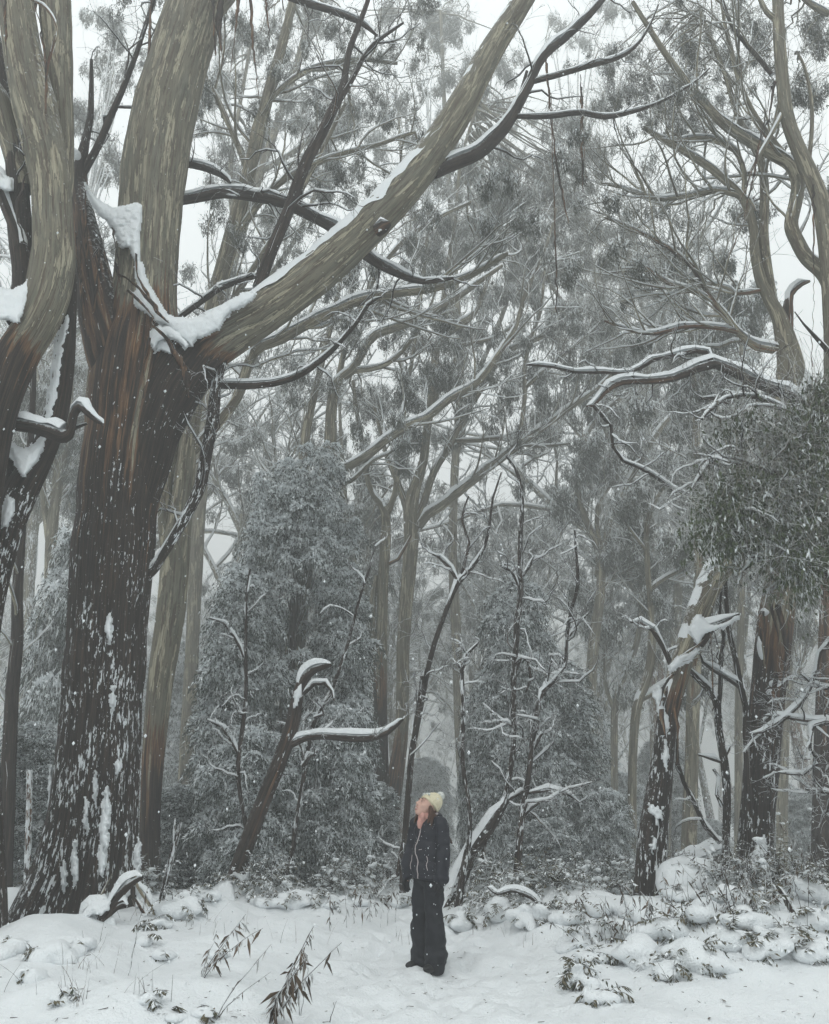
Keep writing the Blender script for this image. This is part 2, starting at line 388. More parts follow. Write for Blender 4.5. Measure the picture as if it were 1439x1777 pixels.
def gp(px, py):
    "ground point seen at a photo pixel"
    lo, hi = 3., 60.
    d = np.linspace(3, 60, 700); P = at(px, py, 1.0) - np.array([0, 0, CAMH]); X = P[0] * d; Z = CAMH + P[2] * d
    H = height(X, d); k = np.argmax(Z <= H) if (Z <= H).any() else 699
    return np.array([X[k], d[k], H[k]])
for (px, py, r, a) in [(435, 1560, .75, .24), (400, 1552, .5, .18), (600, 1560, .8, .12), (700, 1550, .7, .22), (520, 1572, .6, .12), (330, 1590, .7, .2),
                       (820, 1560, .55, .30), (870, 1570, .6, .26), (930, 1585, .7, .20), (985, 1590, .6, .16), (60, 1640, .6, .26), (130, 1660, .5, .2),
                       (380, 1740, .55, .16), (250, 1760, .5, .14), (90, 1745, .5, .15), (1110, 1640, .8, .18), (1230, 1640, .8, .22), (1350, 1630, .9, .24), (1160, 1600, .8, .2), (1420, 1600, 1., .3),
                       (1220, 1545, .8, .3), (1330, 1560, .9, .3), (1050, 1570, .6, .16), (200, 1600, .6, .1)]:
    q = gp(px, py); BUMPS.append((q[0], q[1], r, a))
def ground():
    def grid(xs, ys, hole=None):
        X, Y = np.meshgrid(xs, ys); return X, Y
    xs = np.concatenate([-np.geomspace(400, 9.2, 26), np.arange(-8.4, 8.41, .068), np.geomspace(8.6, 400, 24)])
    ys = np.concatenate([np.linspace(-300, 1, 16), np.arange(1.2, 4.8, .3), np.arange(4.9, 16, .068), np.geomspace(16.1, 420, 50)])
    X, Y = np.meshgrid(xs, ys); V = np.stack([X, Y, height(X, Y)], -1)
    mb = MB(); mb.add(V, quads(len(ys), len(xs), False)); return mb
o = ground().obj('ground', M_snow); o['kind'] = 'structure'

def remesh(prims, voxel, name, mat, parent, smooth_it=6, disp=None, keep=False, noshade=False):
    "overlapping solids fused into one skin; prims: ('e', centre, radii, rotz, roty) or ('c', p0, p1, r0, r1)"
    import bmesh
    bm = bmesh.new()
    from mathutils import Matrix, Euler
    for p in prims:
        if p[0] == 'e':
            c, r = p[1], p[2]; e = p[3] if len(p) > 3 else (0, 0, 0)
            bmesh.ops.create_icosphere(bm, subdivisions=3, radius=1, matrix=Matrix.Translation(c) @ Euler(e).to_matrix().to_4x4() @ Matrix.Diagonal((*r, 1)))
        else:
            a = Vector(p[1]); b = Vector(p[2]); d = b - a; q = d.to_track_quat('Z', 'Y').to_matrix().to_4x4()
            bmesh.ops.create_cone(bm, cap_ends=True, segments=18, radius1=p[3], radius2=p[4], depth=d.length, matrix=Matrix.Translation((a + b) / 2) @ q)
            bmesh.ops.create_icosphere(bm, subdivisions=2, radius=p[3], matrix=Matrix.Translation(a)); bmesh.ops.create_icosphere(bm, subdivisions=2, radius=p[4], matrix=Matrix.Translation(b))
    me = bpy.data.meshes.new(name + '_src'); bm.to_mesh(me); bm.free()
    o = bpy.data.objects.new(name + '_src', me); COL.objects.link(o)
    m = o.modifiers.new('r', 'REMESH'); m.mode = 'VOXEL'; m.voxel_size = voxel
    if smooth_it: s = o.modifiers.new('s', 'SMOOTH'); s.iterations = smooth_it; s.factor = .5
    dg = bpy.context.evaluated_depsgraph_get(); ev = o.evaluated_get(dg); me2 = bpy.data.meshes.new_from_object(ev)
    bpy.data.objects.remove(o); bpy.data.meshes.remove(me)
    V = np.empty(len(me2.vertices) * 3); me2.vertices.foreach_get('co', V); V = V.reshape(-1, 3)
    if disp is not None:
        N = np.empty(len(V) * 3); me2.vertices.foreach_get('normal', N); V = V + N.reshape(-1, 3) * disp(V)[:, None]; me2.vertices.foreach_set('co', V.ravel())
    me2.polygons.foreach_set('use_smooth', [True] * len(me2.polygons)); me2.name = name
    me2.materials.clear(); me2.materials.append(mat)
    o = bpy.data.objects.new(name, me2); COL.objects.link(o); o.parent = parent; return o

# ------------------------------------------------------------------ trees traced from the place
def px_path(D, pts, base=False):
    out = []
    for p in pts:
        d = D + (p[3] if len(p) > 3 else 0); q = at(p[0], p[1], d)
        out.append([*q, p[2] / 2 * zc(q) / F / (1 + ((p[0] - CX) / F) ** 2 + ((p[1] - CY) / F) ** 2) ** .25])
    if base:                                   # carry the foot of a trunk into the ground
        a = np.array(out[0]); g = gz(a[0], a[1])
        if a[2] > g - .25:
            b = np.array(out[1]); sl = (a[:2] - b[:2]) / max(b[2] - a[2], .3); dz = a[2] - (g - .3)
            out.insert(0, [a[0] + sl[0] * dz, a[1] + sl[1] * dz, g - .3, a[3] * 1.12])
    return np.array(out)
def arr(path): return path[None, :, :3], path[None, :, 3]
class Tree:
    def __init__(s, name, label, D, pts, group=None, cat='tree', sides=18, bark=1., fl=0., rough=None, snow=1., step=None, crook=.012, solid=None):
        s.fs = DM(D) / D; D = DM(D); s.D = D; s.snow = MB(); s.tw = MB(); s.fol = MB(); s.limbs = []; s.ends = []; s.leafmat = M_leaf
        raw = px_path(D, pts, True); s.root = empty(name, raw[0, :3], label, cat, group)
        s.rmin = max(.004, D * .00042)
        s.add('trunk', raw, sides, bark, fl, rough, snow, step, crook)
    def add(s, name, raw, sides, bark, fl, rough=None, snow=1., step=None, crook=.012, label=None):
        st = step or max(.12, min(.5, s.D * .018)); N0 = len(raw)
        def col(v):
            v = np.full(N0, float(v)) if np.ndim(v) == 0 else np.array(v, float)
            if len(v) == N0 - 1: v = np.concatenate([v[:1], v])
            return v if len(v) == N0 else np.interp(np.linspace(0, 1, N0), np.linspace(0, 1, len(v)), v)
        p = spline(np.column_stack([raw, col(bark), col(fl)]), st); K = len(p); b = p[:, 4].copy(); f = p[:, 5].copy(); p = p[:, :4].copy()
        wv = crook * s.D * .35
        off = np.stack([vnoise(p[:, :3] * 1.3 / max(1, s.D * .1) + 9, 61), vnoise(p[:, :3] * 1.3 / max(1, s.D * .1) + 31, 62), vnoise(p[:, :3] * 1.3 + 57, 63)], 1) * wv * np.clip(1 - p[:, 3:4] * 3, .1, 1)
        p[:, :3] += off * np.minimum(1, np.arange(K) / 2)[:, None]
        p[:, 3] *= .97 + .06 * vnoise(p[:, :3] * 2.1, 66)
        mb = MB(); P, R = arr(p)
        if rough is None:
            sd = rng.integers(1, 999)
            rough = lambda th, L, R: 1 + .09 * vnoise(np.stack([np.cos(th) * 1.3, np.sin(th) * 1.3, L * .7], -1) + sd, 3) + .05 * vnoise(np.stack([np.cos(th) * 3, np.sin(th) * 3, L * 1.5], -1) + sd, 4)
        tubes(mb, P, R, sides, b, f, rough=rough)
        o = mb.obj(name, M_bark, s.root, label=label)
        if snow: snow_caps(s.snow, P, R, 7 if sides > 10 else 5, snow)
        s.limbs.append((P, R)); s.root['n'] = len(s.limbs)
        return p
    def limb(s, pts, D=None, name='limb', sides=10, bark=1., fl=0., snow=1., tw=None, rough=None, crook=.012, step=None, label=None):
        D0 = s.D if D is None else DM(D)
        p = s.add(name, px_path(D0, pts), sides, bark, fl, rough, snow, step, crook, label)
        if tw: s.twigs(p, *tw)
        return p
    def twigs(s, p, n=8, L=2., fol=0., kind='gum', gens=3, t0=.15, up=None):
        st = dict(gum=dict(wob=.13, up=.10), crook=dict(wob=.34, up=.04), droop=dict(wob=.16, up=.02))[kind]
        if up is not None: st['up'] = up
        P, R = arr(p); c = [int(n * (1.8 if s.D < 14 else 1.5)) if kind == 'gum' else n, 4, 3]; Ls = [L, L * .55, L * .33]
        for g_ in range(gens):
            K = (8, 6, 4)[g_]
            P, R = grow(P, R, c[g_], Ls[g_], t0=t0 if g_ == 0 else .3, K=K, rmin=s.rmin, spread=(.9, .7, .8)[g_], **st)
            tubes(s.tw, P, R, (6, 4, 3)[g_], .9 if kind != 'crook' else .1, 0.)
            if g_ <= 1 and (g_ == 0 or s.D > 14): snow_caps(s.snow, P, np.maximum(R, s.D * .0006), 3, .9)
            if g_ >= 1: s.ends.append((P[:, -1], fol * (.9 if g_ == 1 else .22)))
    def leaves(s, anchors, sc=(.6, 1.), protos=None, snow=0., sz=None):
        a = np.asarray(anchors, float).reshape(-1, 3)
        if len(a):
            if protos is None:               # bunches hang together in threes
                a = a[rng.random(len(a)) < .5]; a = np.concatenate([a, a + rng.normal(size=a.shape) * np.array([.22, .22, .15]) * s.fs])
            stamp(s.fol, protos or GUM, a, s.fs * (sc[0] + (sc[1] - sc[0]) * rng.random(len(a))), sz, snow)
    def region(s, regs, sc=(.7, 1.1), protos=None, link=True):
        "bunches of foliage filling px ellipses (x, y, rx, ry, depth, n), each on a twig from the nearest limb"
        allP = np.concatenate([P[0] for P, R in s.limbs])
        for (x, y, rx, ry, D, n) in regs:
            D = DM(D); n = max(4, int(n * 1.1)); k = 0; pts = []
            while k < n:
                u = rng.uniform(-1, 1, 3)
                if u @ u > 1: continue
                pts.append(at(x + u[0] * rx, y + u[1] * ry, D + u[2] * rx / F * D * .8)); k += 1
            pts = np.array(pts)
            s.leaves(pts, sc, protos)
            if link:
                hub = pts.mean(0); hub2 = np.array([hub, *pts[rng.integers(0, len(pts), max(1, n // 6))]])
                j = np.argmin(((hub2[:, None] - allP[None]) ** 2).sum(-1), 1)
                A = allP[j]; t = np.linspace(0, 1, 9)[None, :, None]
                sag = np.sin(t * 3.14) * (hub2 - A)[:, None, :] * np.array([.0, .0, .25]) + np.array([0, 0, .25]) * np.sin(t * 3.14)
                Pp = A[:, None] * (1 - t) + hub2[:, None] * t + sag + rng.normal(size=(len(A), 9, 3)) * .05
                Rr = np.linspace(s.D * .0022, s.rmin, 9)[None] * np.ones((len(A), 1)); tubes(s.tw, Pp, Rr, 6, .9, 0.)
                nodes = Pp[:, 3:].reshape(-1, 3); j = np.argmin(((pts[:, None] - nodes[None]) ** 2).sum(-1), 1)
                A = nodes[j]; t = np.linspace(0, 1, 6)[None, :, None]
                B = pts + np.array([0, 0, .15])
                Pp = A[:, None] * (1 - t) + B[:, None] * t + np.array([0, 0, 1.]) * np.sin(t * 3.14) * np.linalg.norm(B - A, axis=1)[:, None, None] * .16 + rng.normal(size=(n, 6, 3)) * .04
                tubes(s.tw, Pp, np.linspace(s.D * .001, s.rmin, 6)[None] * np.ones((n, 1)), 4, .9, 0.)
                P2, R2 = grow(Pp, np.full((n, 6), s.rmin), 6, 1.1 * s.fs, wob=.2, up=.0, K=5, rmin=s.rmin); tubes(s.tw, P2, R2, 3, .9, 0.)
    def done(s, sc=(.6, 1.), protos=None):
        for E, f in s.ends:
            if f > 0:
                k = rng.random(len(E)) < f; s.leaves(E[k], sc, protos)
        s.tw.obj('twigs', M_twig, s.root, kind='stuff'); s.snow.obj('snow_cover', M_snow, s.root)
        s.fol.obj('crown', s.leafmat, s.root, kind='stuff')
        if 'n' in s.root: del s.root['n']

def strips(t, lst, D):
    "long ribbons of shed bark hanging from a branch"
    for pts in lst:
        raw = px_path(D, pts); p = spline(raw, .12); P, R = arr(p); mb = MB()
        p2 = P + .01 * rng.normal(size=P.shape); w = R[..., None]
        a = rng.random() * 3; d = np.array([math.cos(a), math.sin(a) * .5, 0])
        tw = np.linspace(0, 2.5, P.shape[1]); dd = np.stack([np.cos(a + tw), np.sin(a + tw), 0 * tw], -1)[None]
        ee = np.stack([-np.sin(a + tw), np.cos(a + tw), 0 * tw], -1)[None]
        V = np.stack([p2 - dd * w, p2 + ee * w * .35, p2 + dd * w, p2 - ee * w * .15], 2)
        K = P.shape[1]; pm = np.zeros((K * 4, 3)); pm[:, 0] = .35; bk = np.stack([V.reshape(-1, 3)[:, 0], V.reshape(-1, 3)[:, 1], V.reshape(-1, 3)[:, 2]], 1)
        mb.add(V, quads(K, 4), bk, pm); mb.obj('bark_strip', M_bark, t.root)

def crotch(t, pts, name='snow_pillow'):
    "snow packed into a fork: (x, y, halfwidth px, height px, depth) lumps fused into one mass"
    pr = []; O = parent_loc(t.root)
    for (x, y, hw, hh, D) in pts:
        sc = zc(at(x, y, D)) / F; c = at(x, y + hh * .5, D) - O
        pr.append(('e', tuple(c), (hw * sc, min(hw * sc * .9, .26) + .03, hh * sc * .56)))
        for k in range(2):
            q = c + np.array([rng.uniform(-.5, .5) * hw, 0, rng.uniform(-.1, .5) * hh]) * sc + np.array([0, rng.uniform(-.05, .08), 0])
            pr.append(('e', tuple(q), (hw * sc * .5, min(hw * sc * .6, .2) + .02, hh * sc * .38)))
    dens = min(p[2][0] for p in pr)
    remesh(pr, max(.014, min(.03, dens * .3)), name, M_snow, t.root, 5, lambda V: .05 * fbm(V * 5 + 3, 3, 71) * min(1, dens * 8))
def plaster(t, poly, Dt, Db, bulge, name='snow_pillow', st=2.0, jag=2.2):
    "snow lying against wood: px outline, depth at its top and foot, thickness in metres"
    poly = np.array(poly, float); x0, y0 = poly.min(0) - 4; x1, y1 = poly.max(0) + 4
    xs = np.arange(x0, x1, st); ys = np.arange(y0, y1, st); X, Y = np.meshgrid(xs, ys)
    q = np.stack([X, Y, 0 * X], -1) * .12; Xw = X + jag * fbm(q + 3, 2, 5); Yw = Y + jag * 2 * fbm(q + 13, 2, 6)
    ins = np.zeros(X.shape, bool); d = np.full(X.shape, 1e9)
    for (ax, ay), (bx, by) in zip(poly, np.roll(poly, -1, 0)):
        with np.errstate(divide='ignore', invalid='ignore'): c = ((ay > Yw) != (by > Yw)) & (Xw < (bx - ax) * (Yw - ay) / (by - ay) + ax)
        ins ^= c; l = (bx - ax) ** 2 + (by - ay) ** 2; tt = np.clip(((Xw - ax) * (bx - ax) + (Yw - ay) * (by - ay)) / max(l, 1e-6), 0, 1)
        d = np.minimum(d, np.hypot(Xw - ax - tt * (bx - ax), Yw - ay - tt * (by - ay)))
    d = np.where(ins, d, -d); f = np.clip(d / 12, 0, 1); prof = np.sqrt(np.clip(1 - (1 - f) ** 2, 0, 1)) - .5 * (d < 0)
    D = Dt + (Db - Dt) * np.clip((Y - poly[:, 1].min()) / np.ptp(poly[:, 1]), 0, 1)
    D = D - bulge * prof * (1 + .3 * fbm(q * 1.4, 2, 7)) - .006 * fbm(q * 5, 2, 9) + .10 * (d < 0)
    V = np.array([at(a, b, c) for a, b, c in zip(X.ravel(), Y.ravel(), D.ravel())]); ok = (d > -3.5)
    F_ = quads(len(ys), len(xs), False); F_ = F_[ok.ravel()[F_].all(1)]
    if len(F_) == 0: return
    u, inv = np.unique(F_, return_inverse=True); mb = MB(); mb.add(V[u], inv.reshape(-1, 4)[:, ::-1]); mb.obj(name, M_snow, t.root)

# ---- 1. the great gum at the left
def great(th, L, R):
    base = np.clip(1 - L / 3.2, 0, 1)
    q = np.stack([np.cos(th), np.sin(th), 0 * th], -1)
    fl_ = base ** 1.6 * (.16 * np.sin(th * 3 + .7) + .13 * np.sin(th * 5 + 2) + .05)
    rdg = vnoise(np.stack([np.cos(th) * 17, np.sin(th) * 17, L * .9], -1), 81) * .05 + (np.abs(vnoise(np.stack([np.cos(th) * 9, np.sin(th) * 9, L * .35], -1), 82)) - .25) * .09
    return .985 + fl_ + rdg * np.clip(1.35 - L / 8, .15, 1) + .05 * vnoise(np.stack([np.cos(th) * 1.6, np.sin(th) * 1.6, L * .4], -1), 83)
T = Tree('gum_tree', 'huge gum tree with dark furrowed snow-flecked trunk forking high on the left', 11.0,
         [(122, 1632, 232), (135, 1570, 200), (150, 1500, 172), (163, 1400, 156), (172, 1300, 150), (180, 1200, 146), (194, 1000, 146), (207, 860, 146), (216, 780, 148), (228, 700, 158), (240, 630, 166), (246, 580, 140), (250, 520, 118),
          (255, 450, 112), (262, 350, 116), (267, 300, 119), (285, 200, 120), (312, 100, 112), (338, 10, 108), (362, -90, 95), (385, -200, 80)],
         sides=190, step=.095, rough=great, crook=.002, snow=0,
         bark=[-.35, -.35, -.3, -.3, -.25, -.2, -.0, .22, .38, .42, .44, .48, .75, .95, 1.05, 1.1, 1.1, 1.1, 1.1, 1.1, 1.1],
         fl=[.55, .66, .76, .80, .76, .70, .62, .50, .45, .45, .42, .3, .15, 0, 0, 0, 0, 0, 0, 0, 0])
T.limb([(228, 930, 60, -.02), (244, 840, 84, -.04), (262, 760, 96, -.08), (288, 695, 104, -.1), (322, 640, 104, -.12), (362, 598, 94, -.1), (450, 546, 80, -.1), (540, 480, 75), (620, 410, 70), (700, 328, 66, .2), (760, 250, 61, .4), (806, 175, 54, .5), (852, 90, 47, .7), (905, 5, 41, .8), (955, -80, 36, 1.), (1000, -180, 30, 1.2)],
       sides=64, step=.09, bark=[-.1, -.1, -.1, -.15, .0, .55, 1.1, 1.15, 1.15, 1.15, 1.1, 1.1, 1.1, 1.1, 1.1, 1.1], fl=[.4, .42, .5, .5, .4] + [0] * 11, snow=.9, crook=.003, label='thick smooth limb sweeping up to the right')
T.limb([(215, 720, 60, -.2), (192, 620, 86, -.3), (172, 530, 78, -.3), (158, 450, 60, -.3), (146, 380, 44, -.2), (138, 325, 34), (141, 285, 24), (150, 240, 15), (157, 190, 12), (160, 105, 6)],
       sides=40, step=.1, bark=[.1, .2, .3, .3, .3, .2, .0, -.2, -.2, -.2], fl=[.3, .3, .3, .2, .2, .2, .4, .5, .5, .5], snow=.6, tw=(5, 1., 0, 'crook'))
T.limb([(141, 305, 16), (165, 265, 15), (190, 210, 14), (215, 150, 11), (245, 70, 9), (275, -20, 7)], bark=0, fl=.45, tw=(9, 1.4, 0, 'crook'))
T.limb([(246, 1010, 22), (270, 985, 19), (300, 930, 18), (326, 880, 20), (348, 835, 22), (360, 780, 22), (367, 720, 22), (374, 660, 20), (390, 615, 16), (412, 585, 12), (440, 560, 7)], bark=-.2, fl=.8, tw=(14, 1.1, 0, 'crook'), crook=.03, label='dark snow-streaked side branch')
T.limb([(374, 668, 14), (420, 668, 13), (470, 664, 12), (520, 650, 11), (552, 630, 10), (580, 605, 9), (612, 565, 7), (640, 530, 6), (665, 515, 3)], bark=-.2, fl=.3, tw=(12, .9, 0, 'crook'), crook=.03)
T.limb([(448, 500, 22), (468, 440, 22), (498, 365, 22), (528, 290, 22), (562, 225, 20), (588, 170, 18), (600, 120, 13), (617, 60, 11), (636, 5, 9), (655, -60, 7)], D=10.8, bark=-.1, fl=.42, tw=(8, 1.4, 0, 'crook'), crook=.02, label='dark upright branch rising off the thick limb')
T.limb([(590, 172, 12), (622, 118, 9), (650, 78, 7), (700, 40, 4)], D=10.8, bark=-.1, fl=.4, tw=(5, 1., 0, 'crook'))
T.limb([(285, 352, 18, .3), (340, 344, 18, .5), (388, 336, 20, .6), (440, 341, 21, .7), (492, 352, 20, .8), (540, 374, 20, .9), (590, 404, 20, 1), (640, 448, 18, 1), (690, 476, 14, 1), (735, 490, 10, 1), (786, 484, 5, 1.)], bark=-.05, fl=.2, tw=(16, 1.4, 0, 'crook'), crook=.015, snow=1.2, label='level snow-topped branch behind the thick limb')
T.limb([(310, 283, 13, .5), (350, 290, 13, .5), (382, 303, 11, .5), (400, 318, 5, .5)], bark=-.1, tw=(4, .8, 0, 'crook'), snow=1.2)
T.limb([(300, 560, 9, .3), (345, 528, 10, .4), (385, 500, 10, .5), (425, 486, 10, .5), (455, 476, 6, .5)], bark=-.2, tw=(9, .9, 0, 'crook'))
T.limb([(752, 302, 22, .4), (790, 286, 24, .5), (830, 266, 24, .5), (868, 232, 24, .5), (895, 190, 22, .5), (918, 145, 19, .5), (940, 102, 17, .5), (985, 62, 14, .6), (1030, 20, 12, .6), (1065, -25, 10, .7), (1110, -90, 7, .8)], bark=-.2, fl=.2, tw=(9, 1.3, 0, 'crook'), snow=1.5, crook=.015, label='dark branch thickly capped with snow')
T.limb([(925, 142, 9, .5), (960, 131, 9, .5), (1010, 119, 9, .4), (1060, 106, 8, .3), (1100, 86, 6, .3), (1125, 52, 5, .3), (1142, 8, 3, .3)], bark=-.1, tw=(6, .7, 0, 'crook'), crook=.02)
T.limb([(895, 202, 8, .5), (950, 201, 9, .4), (1010, 196, 9, .3), (1050, 203, 9, .3), (1100, 195, 7, .3), (1150, 176, 5, .3), (1200, 146, 4, .3), (1232, 118, 3, .3)], bark=-.1, tw=(6, .7, 0, 'crook'), crook=.02)
T.limb([(905, 158, 8, .5), (914, 124, 6, .5)], bark=-.2); T.limb([(655, 400, 24, -.3), (667, 393, 22, -.4), (676, 388, 10, -.4)], bark=.1, sides=16, name='broken_stub')
T.limb([(318, 90, 40, .3), (345, 40, 52, .5), (400, -30, 50, .6), (450, -120, 44, .7)], bark=1.1, sides=24)
T.limb([(500, -5, 12, .4), (540, 8, 12, .5), (585, 22, 11, .5), (625, 38, 9, .5), (655, 62, 5, .5)], bark=-.1, fl=.2, tw=(7, .9, 0, 'crook'), snow=1.3)
strips(T, [[(946, 92, 6), (956, 200, 7), (960, 300, 5), (964, 420, 4), (967, 545, 2)], [(956, 160, 5), (962, 250, 4), (974, 330, 4), (986, 385, 2)], [(1008, 130, 6), (1010, 230, 6), (1012, 335, 2)], [(1009, 150, 3), (1014, 250, 4), (1018, 320, 2)]], 11.5)
strips(T, [[(415, -20, 9), (408, 60, 6), (400, 125, 2)], [(434, -20, 8), (438, 60, 5), (446, 140, 3), (452, 200, 2)], [(385, -10, 14), (380, 50, 12), (388, 105, 3)], [(370, 0, 12), (372, 60, 8), (376, 95, 2)], [(262, 0, 5), (259, 110, 6), (262, 240, 2)], [(462, -20, 5), (464, 30, 4), (468, 75, 2)], [(490, -20, 4), (492, 20, 2)]], 10.6)
strips(T, [[(131, 400, 8), (136, 470, 6), (152, 525, 2)], [(148, 330, 5), (150, 400, 5), (153, 485, 3)], [(176, 430, 9), (168, 490, 8), (162, 545, 3)], [(140, 420, 5), (142, 520, 4), (148, 590, 2)]], 10.3)
strips(T, [[(262, 560, 14), (290, 590, 16), (318, 640, 12), (328, 690, 3)], [(270, 570, 7), (312, 620, 9), (322, 672, 3)], [(258, 585, 8), (252, 640, 6), (249, 690, 3)], [(205, 475, 10), (240, 500, 12), (280, 545, 10), (296, 560, 3)], [(222, 505, 8), (250, 530, 10), (272, 560, 3)], [(200, 455, 6), (205, 480, 6), (212, 500, 2)], [(236, 440, 5), (240, 480, 9), (262, 520, 8), (275, 545, 3)], [(196, 395, 5), (203, 440, 5), (208, 480, 2)]], 10.0)
plaster(T, [(146, 318), (160, 338), (176, 352), (196, 362), (216, 356), (236, 350), (248, 354), (246, 385), (243, 410), (244, 440), (240, 462), (232, 450), (224, 428), (212, 432), (200, 404), (186, 380), (172, 372), (158, 348)], 10.46, 10.3, .15)
plaster(T, [(236, 452), (246, 456), (252, 480), (262, 500), (280, 530), (290, 548), (310, 552), (332, 554), (352, 548), (378, 536), (405, 520), (428, 508), (444, 510), (438, 522), (418, 532), (402, 540), (388, 556), (380, 570), (362, 580), (342, 586), (332, 600), (318, 588), (300, 574), (286, 562), (270, 556), (262, 548), (238, 532), (232, 512), (240, 496), (236, 474)], 10.22, 10.22, .08)
plaster(T, [(470, 482), (488, 468), (508, 462), (526, 460), (520, 474), (506, 484), (488, 494), (472, 498)], 10.86, 10.8, .08)
plaster(T, [(262, 576), (276, 564), (296, 566), (316, 580), (328, 598), (322, 606), (308, 592), (290, 582), (276, 590), (268, 606), (262, 596)], 10.2, 10.15, .06); plaster(T, [(272, 590), (292, 588), (302, 606), (296, 614), (280, 606), (270, 612)], 10.3, 10.3, .03)
plaster(T, [(296, -20), (330, -20), (342, 0), (330, 12), (318, 30), (308, 24), (296, 6)], 10.75, 10.6, .06); crotch(T, [(133, 262, 8, 14, 10.75)]); plaster(T, [(655, 388), (664, 380), (674, 392), (668, 400), (656, 404)], 10.62, 10.6, .05)
for (x, y, w, h) in [(190, 1090, 6, 26), (196, 1210, 5, 20), (182, 1440, 8, 50), (186, 1395, 6, 30), (165, 1365, 3, 30), (130, 1500, 4, 40), (240, 1480, 5, 26), (88, 1370, 3, 40), (205, 1330, 6, 14), (178, 1490, 6, 30), (112, 1580 - 60, 4, 30), (150, 1420, 4, 34), (222, 1540, 6, 20), (240, 1530, 4, 50)]:
    dd = 11 - math.sqrt(max(.05, 1 - min(.9, abs(x - 170) / 90) ** 2)) * (.68 + .5 * max(0, (y - 1400) / 200)); plaster(T, [(x - w, y - h * .3), (x, y - h), (x + w * .8, y - h * .2), (x + w * .5, y + h * .6), (x - w * .2, y + h), (x - w * .8, y + h * .3)], dd, dd, .05, 'snow_patch', 1.6, 6.)
T.done()

# ---- 2. the smooth gum at the left edge
T = Tree('gum_tree', 'smooth olive-barked gum whose trunk curves up along the left edge', 9.0,
         [(-60, 1640, 160), (-62, 1400, 130), (-58, 1150, 105), (-45, 900, 90), (-25, 780, 82), (0, 690, 78), (28, 620, 78), (58, 570, 74), (82, 515, 76), (93, 450, 76), (91, 380, 74), (86, 300, 74), (64, 200, 82), (42, 100, 74), (27, 0, 72), (12, -90, 62), (-5, -200, 50)],
         sides=72, step=.09, bark=[-.2, -.2, -.2, -.1, 0, .1, .3, .9, 1.1, 1.1, 1.1, 1.1, 1.1, 1.1, 1.1, 1.1, 1.1], fl=[.5, .5, .4, .3, .2, .2, 0, 0, 0, 0, 0, 0, 0, 0, 0, 0, 0], snow=0, crook=.003)
T.limb([(48, 585, 40, .3), (80, 430, 50, .4), (106, 320, 44, .4), (110, 230, 38, .4), (103, 130, 50, .3), (96, 0, 62, .3), (92, -100, 60, .3)], sides=36, bark=1.1, snow=0, step=.1)
T.limb([(30, 560, 36, .3), (40, 480, 40, .4), (34, 400, 44, .4), (30, 300, 38, .4), (22, 230, 30, .4), (8, 150, 26, .5), (-10, 60, 22, .5)], sides=24, bark=-.3, fl=.35, snow=.5, tw=(6, .9, 0, 'crook'))
T.limb([(38, 430, 24, .3), (18, 372, 26, .3), (2, 330, 26, .3), (-20, 305, 24, .3), (-50, 290, 20, .3)], sides=18, bark=-.3, fl=.3, snow=1.4)
T.limb([(-30, 140, 46, .3), (0, 180, 44, .3), (20, 250, 40, .4), (40, 330, 36, .4)], sides=24, bark=1.2, snow=0)
T.limb([(55, 0, 4, -.3), (82, 18, 5, -.35), (100, 50, 6, -.35), (90, 90, 6, -.35), (80, 130, 5, -.35), (78, 200, 4, -.35)], bark=.5, crook=.02, sides=8)
strips(T, [[(60, 0, 8), (72, 60, 8), (80, 120, 6), (82, 170, 3)], [(8, 0, 5), (10, 60, 5), (14, 110, 2)], [(48, 300, 5), (30, 350, 6), (36, 400, 6), (52, 440, 3)]], 8.6)
plaster(T, [(-40, 492), (0, 500), (24, 504), (42, 494), (54, 480), (56, 500), (46, 524), (38, 548), (30, 560), (14, 552), (-10, 556), (-40, 560)], 8.95, 8.6, .10); plaster(T, [(-30, 292), (0, 302), (20, 310), (22, 330), (8, 330), (-10, 316), (-30, 312)], 9.1, 9.0, .08)
T.done()

# ---- 3. dark forked tree at the left edge
T = Tree('forked_tree', 'dark forked tree with a snow-filled fork leaning in from the left edge', 9.7,
         [(-62, 1610, 78), (-50, 1400, 66), (-38, 1200, 58), (-22, 1080, 52), (-6, 990, 54), (14, 910, 58), (38, 850, 58), (66, 800, 48), (86, 755, 42), (102, 700, 38), (113, 620, 34), (119, 540, 29), (122, 470, 22), (118, 380, 16), (122, 300, 12)], sides=44, step=.1, bark=-.35, fl=[.6, .6, .6, .6, .7, .7, .7, .4, .3, .3, .3, .3, .3, .3, .3], snow=0)
T.limb([(26, 880, 44), (14, 820, 46), (-2, 770, 42), (-20, 700, 38), (-35, 600, 34), (-50, 480, 28)], sides=24, bark=-.3, fl=.4, snow=.4)
T.limb([(-30, 736, 22, -.3), (10, 737, 22, -.3), (50, 741, 24, -.35), (85, 750, 26, -.4), (112, 758, 24, -.4), (122, 742, 17, -.4), (127, 720, 15, -.4), (138, 706, 15, -.45), (152, 718, 11, -.5), (168, 731, 8, -.5), (178, 736, 4, -.5)], D=9.6, name='broken_branch', bark=-.05, snow=1.5, sides=16, step=.06, label='crooked broken branch with snow on top')
T.limb([(122, 752, 7, -.4), (132, 742, 6, -.4), (150, 735, 5, -.4)], bark=-.05)
plaster(T, [(0, 748), (12, 762), (30, 776), (48, 778), (64, 764), (80, 752), (76, 775), (66, 796), (54, 812), (44, 826), (36, 822), (26, 800), (10, 780), (0, 766)], 9.5, 9.3, .09)
plaster(T, [(12, 860), (24, 868), (22, 895), (12, 910), (2, 915), (4, 890)], 9.3, 9.3, .04, 'snow_patch')
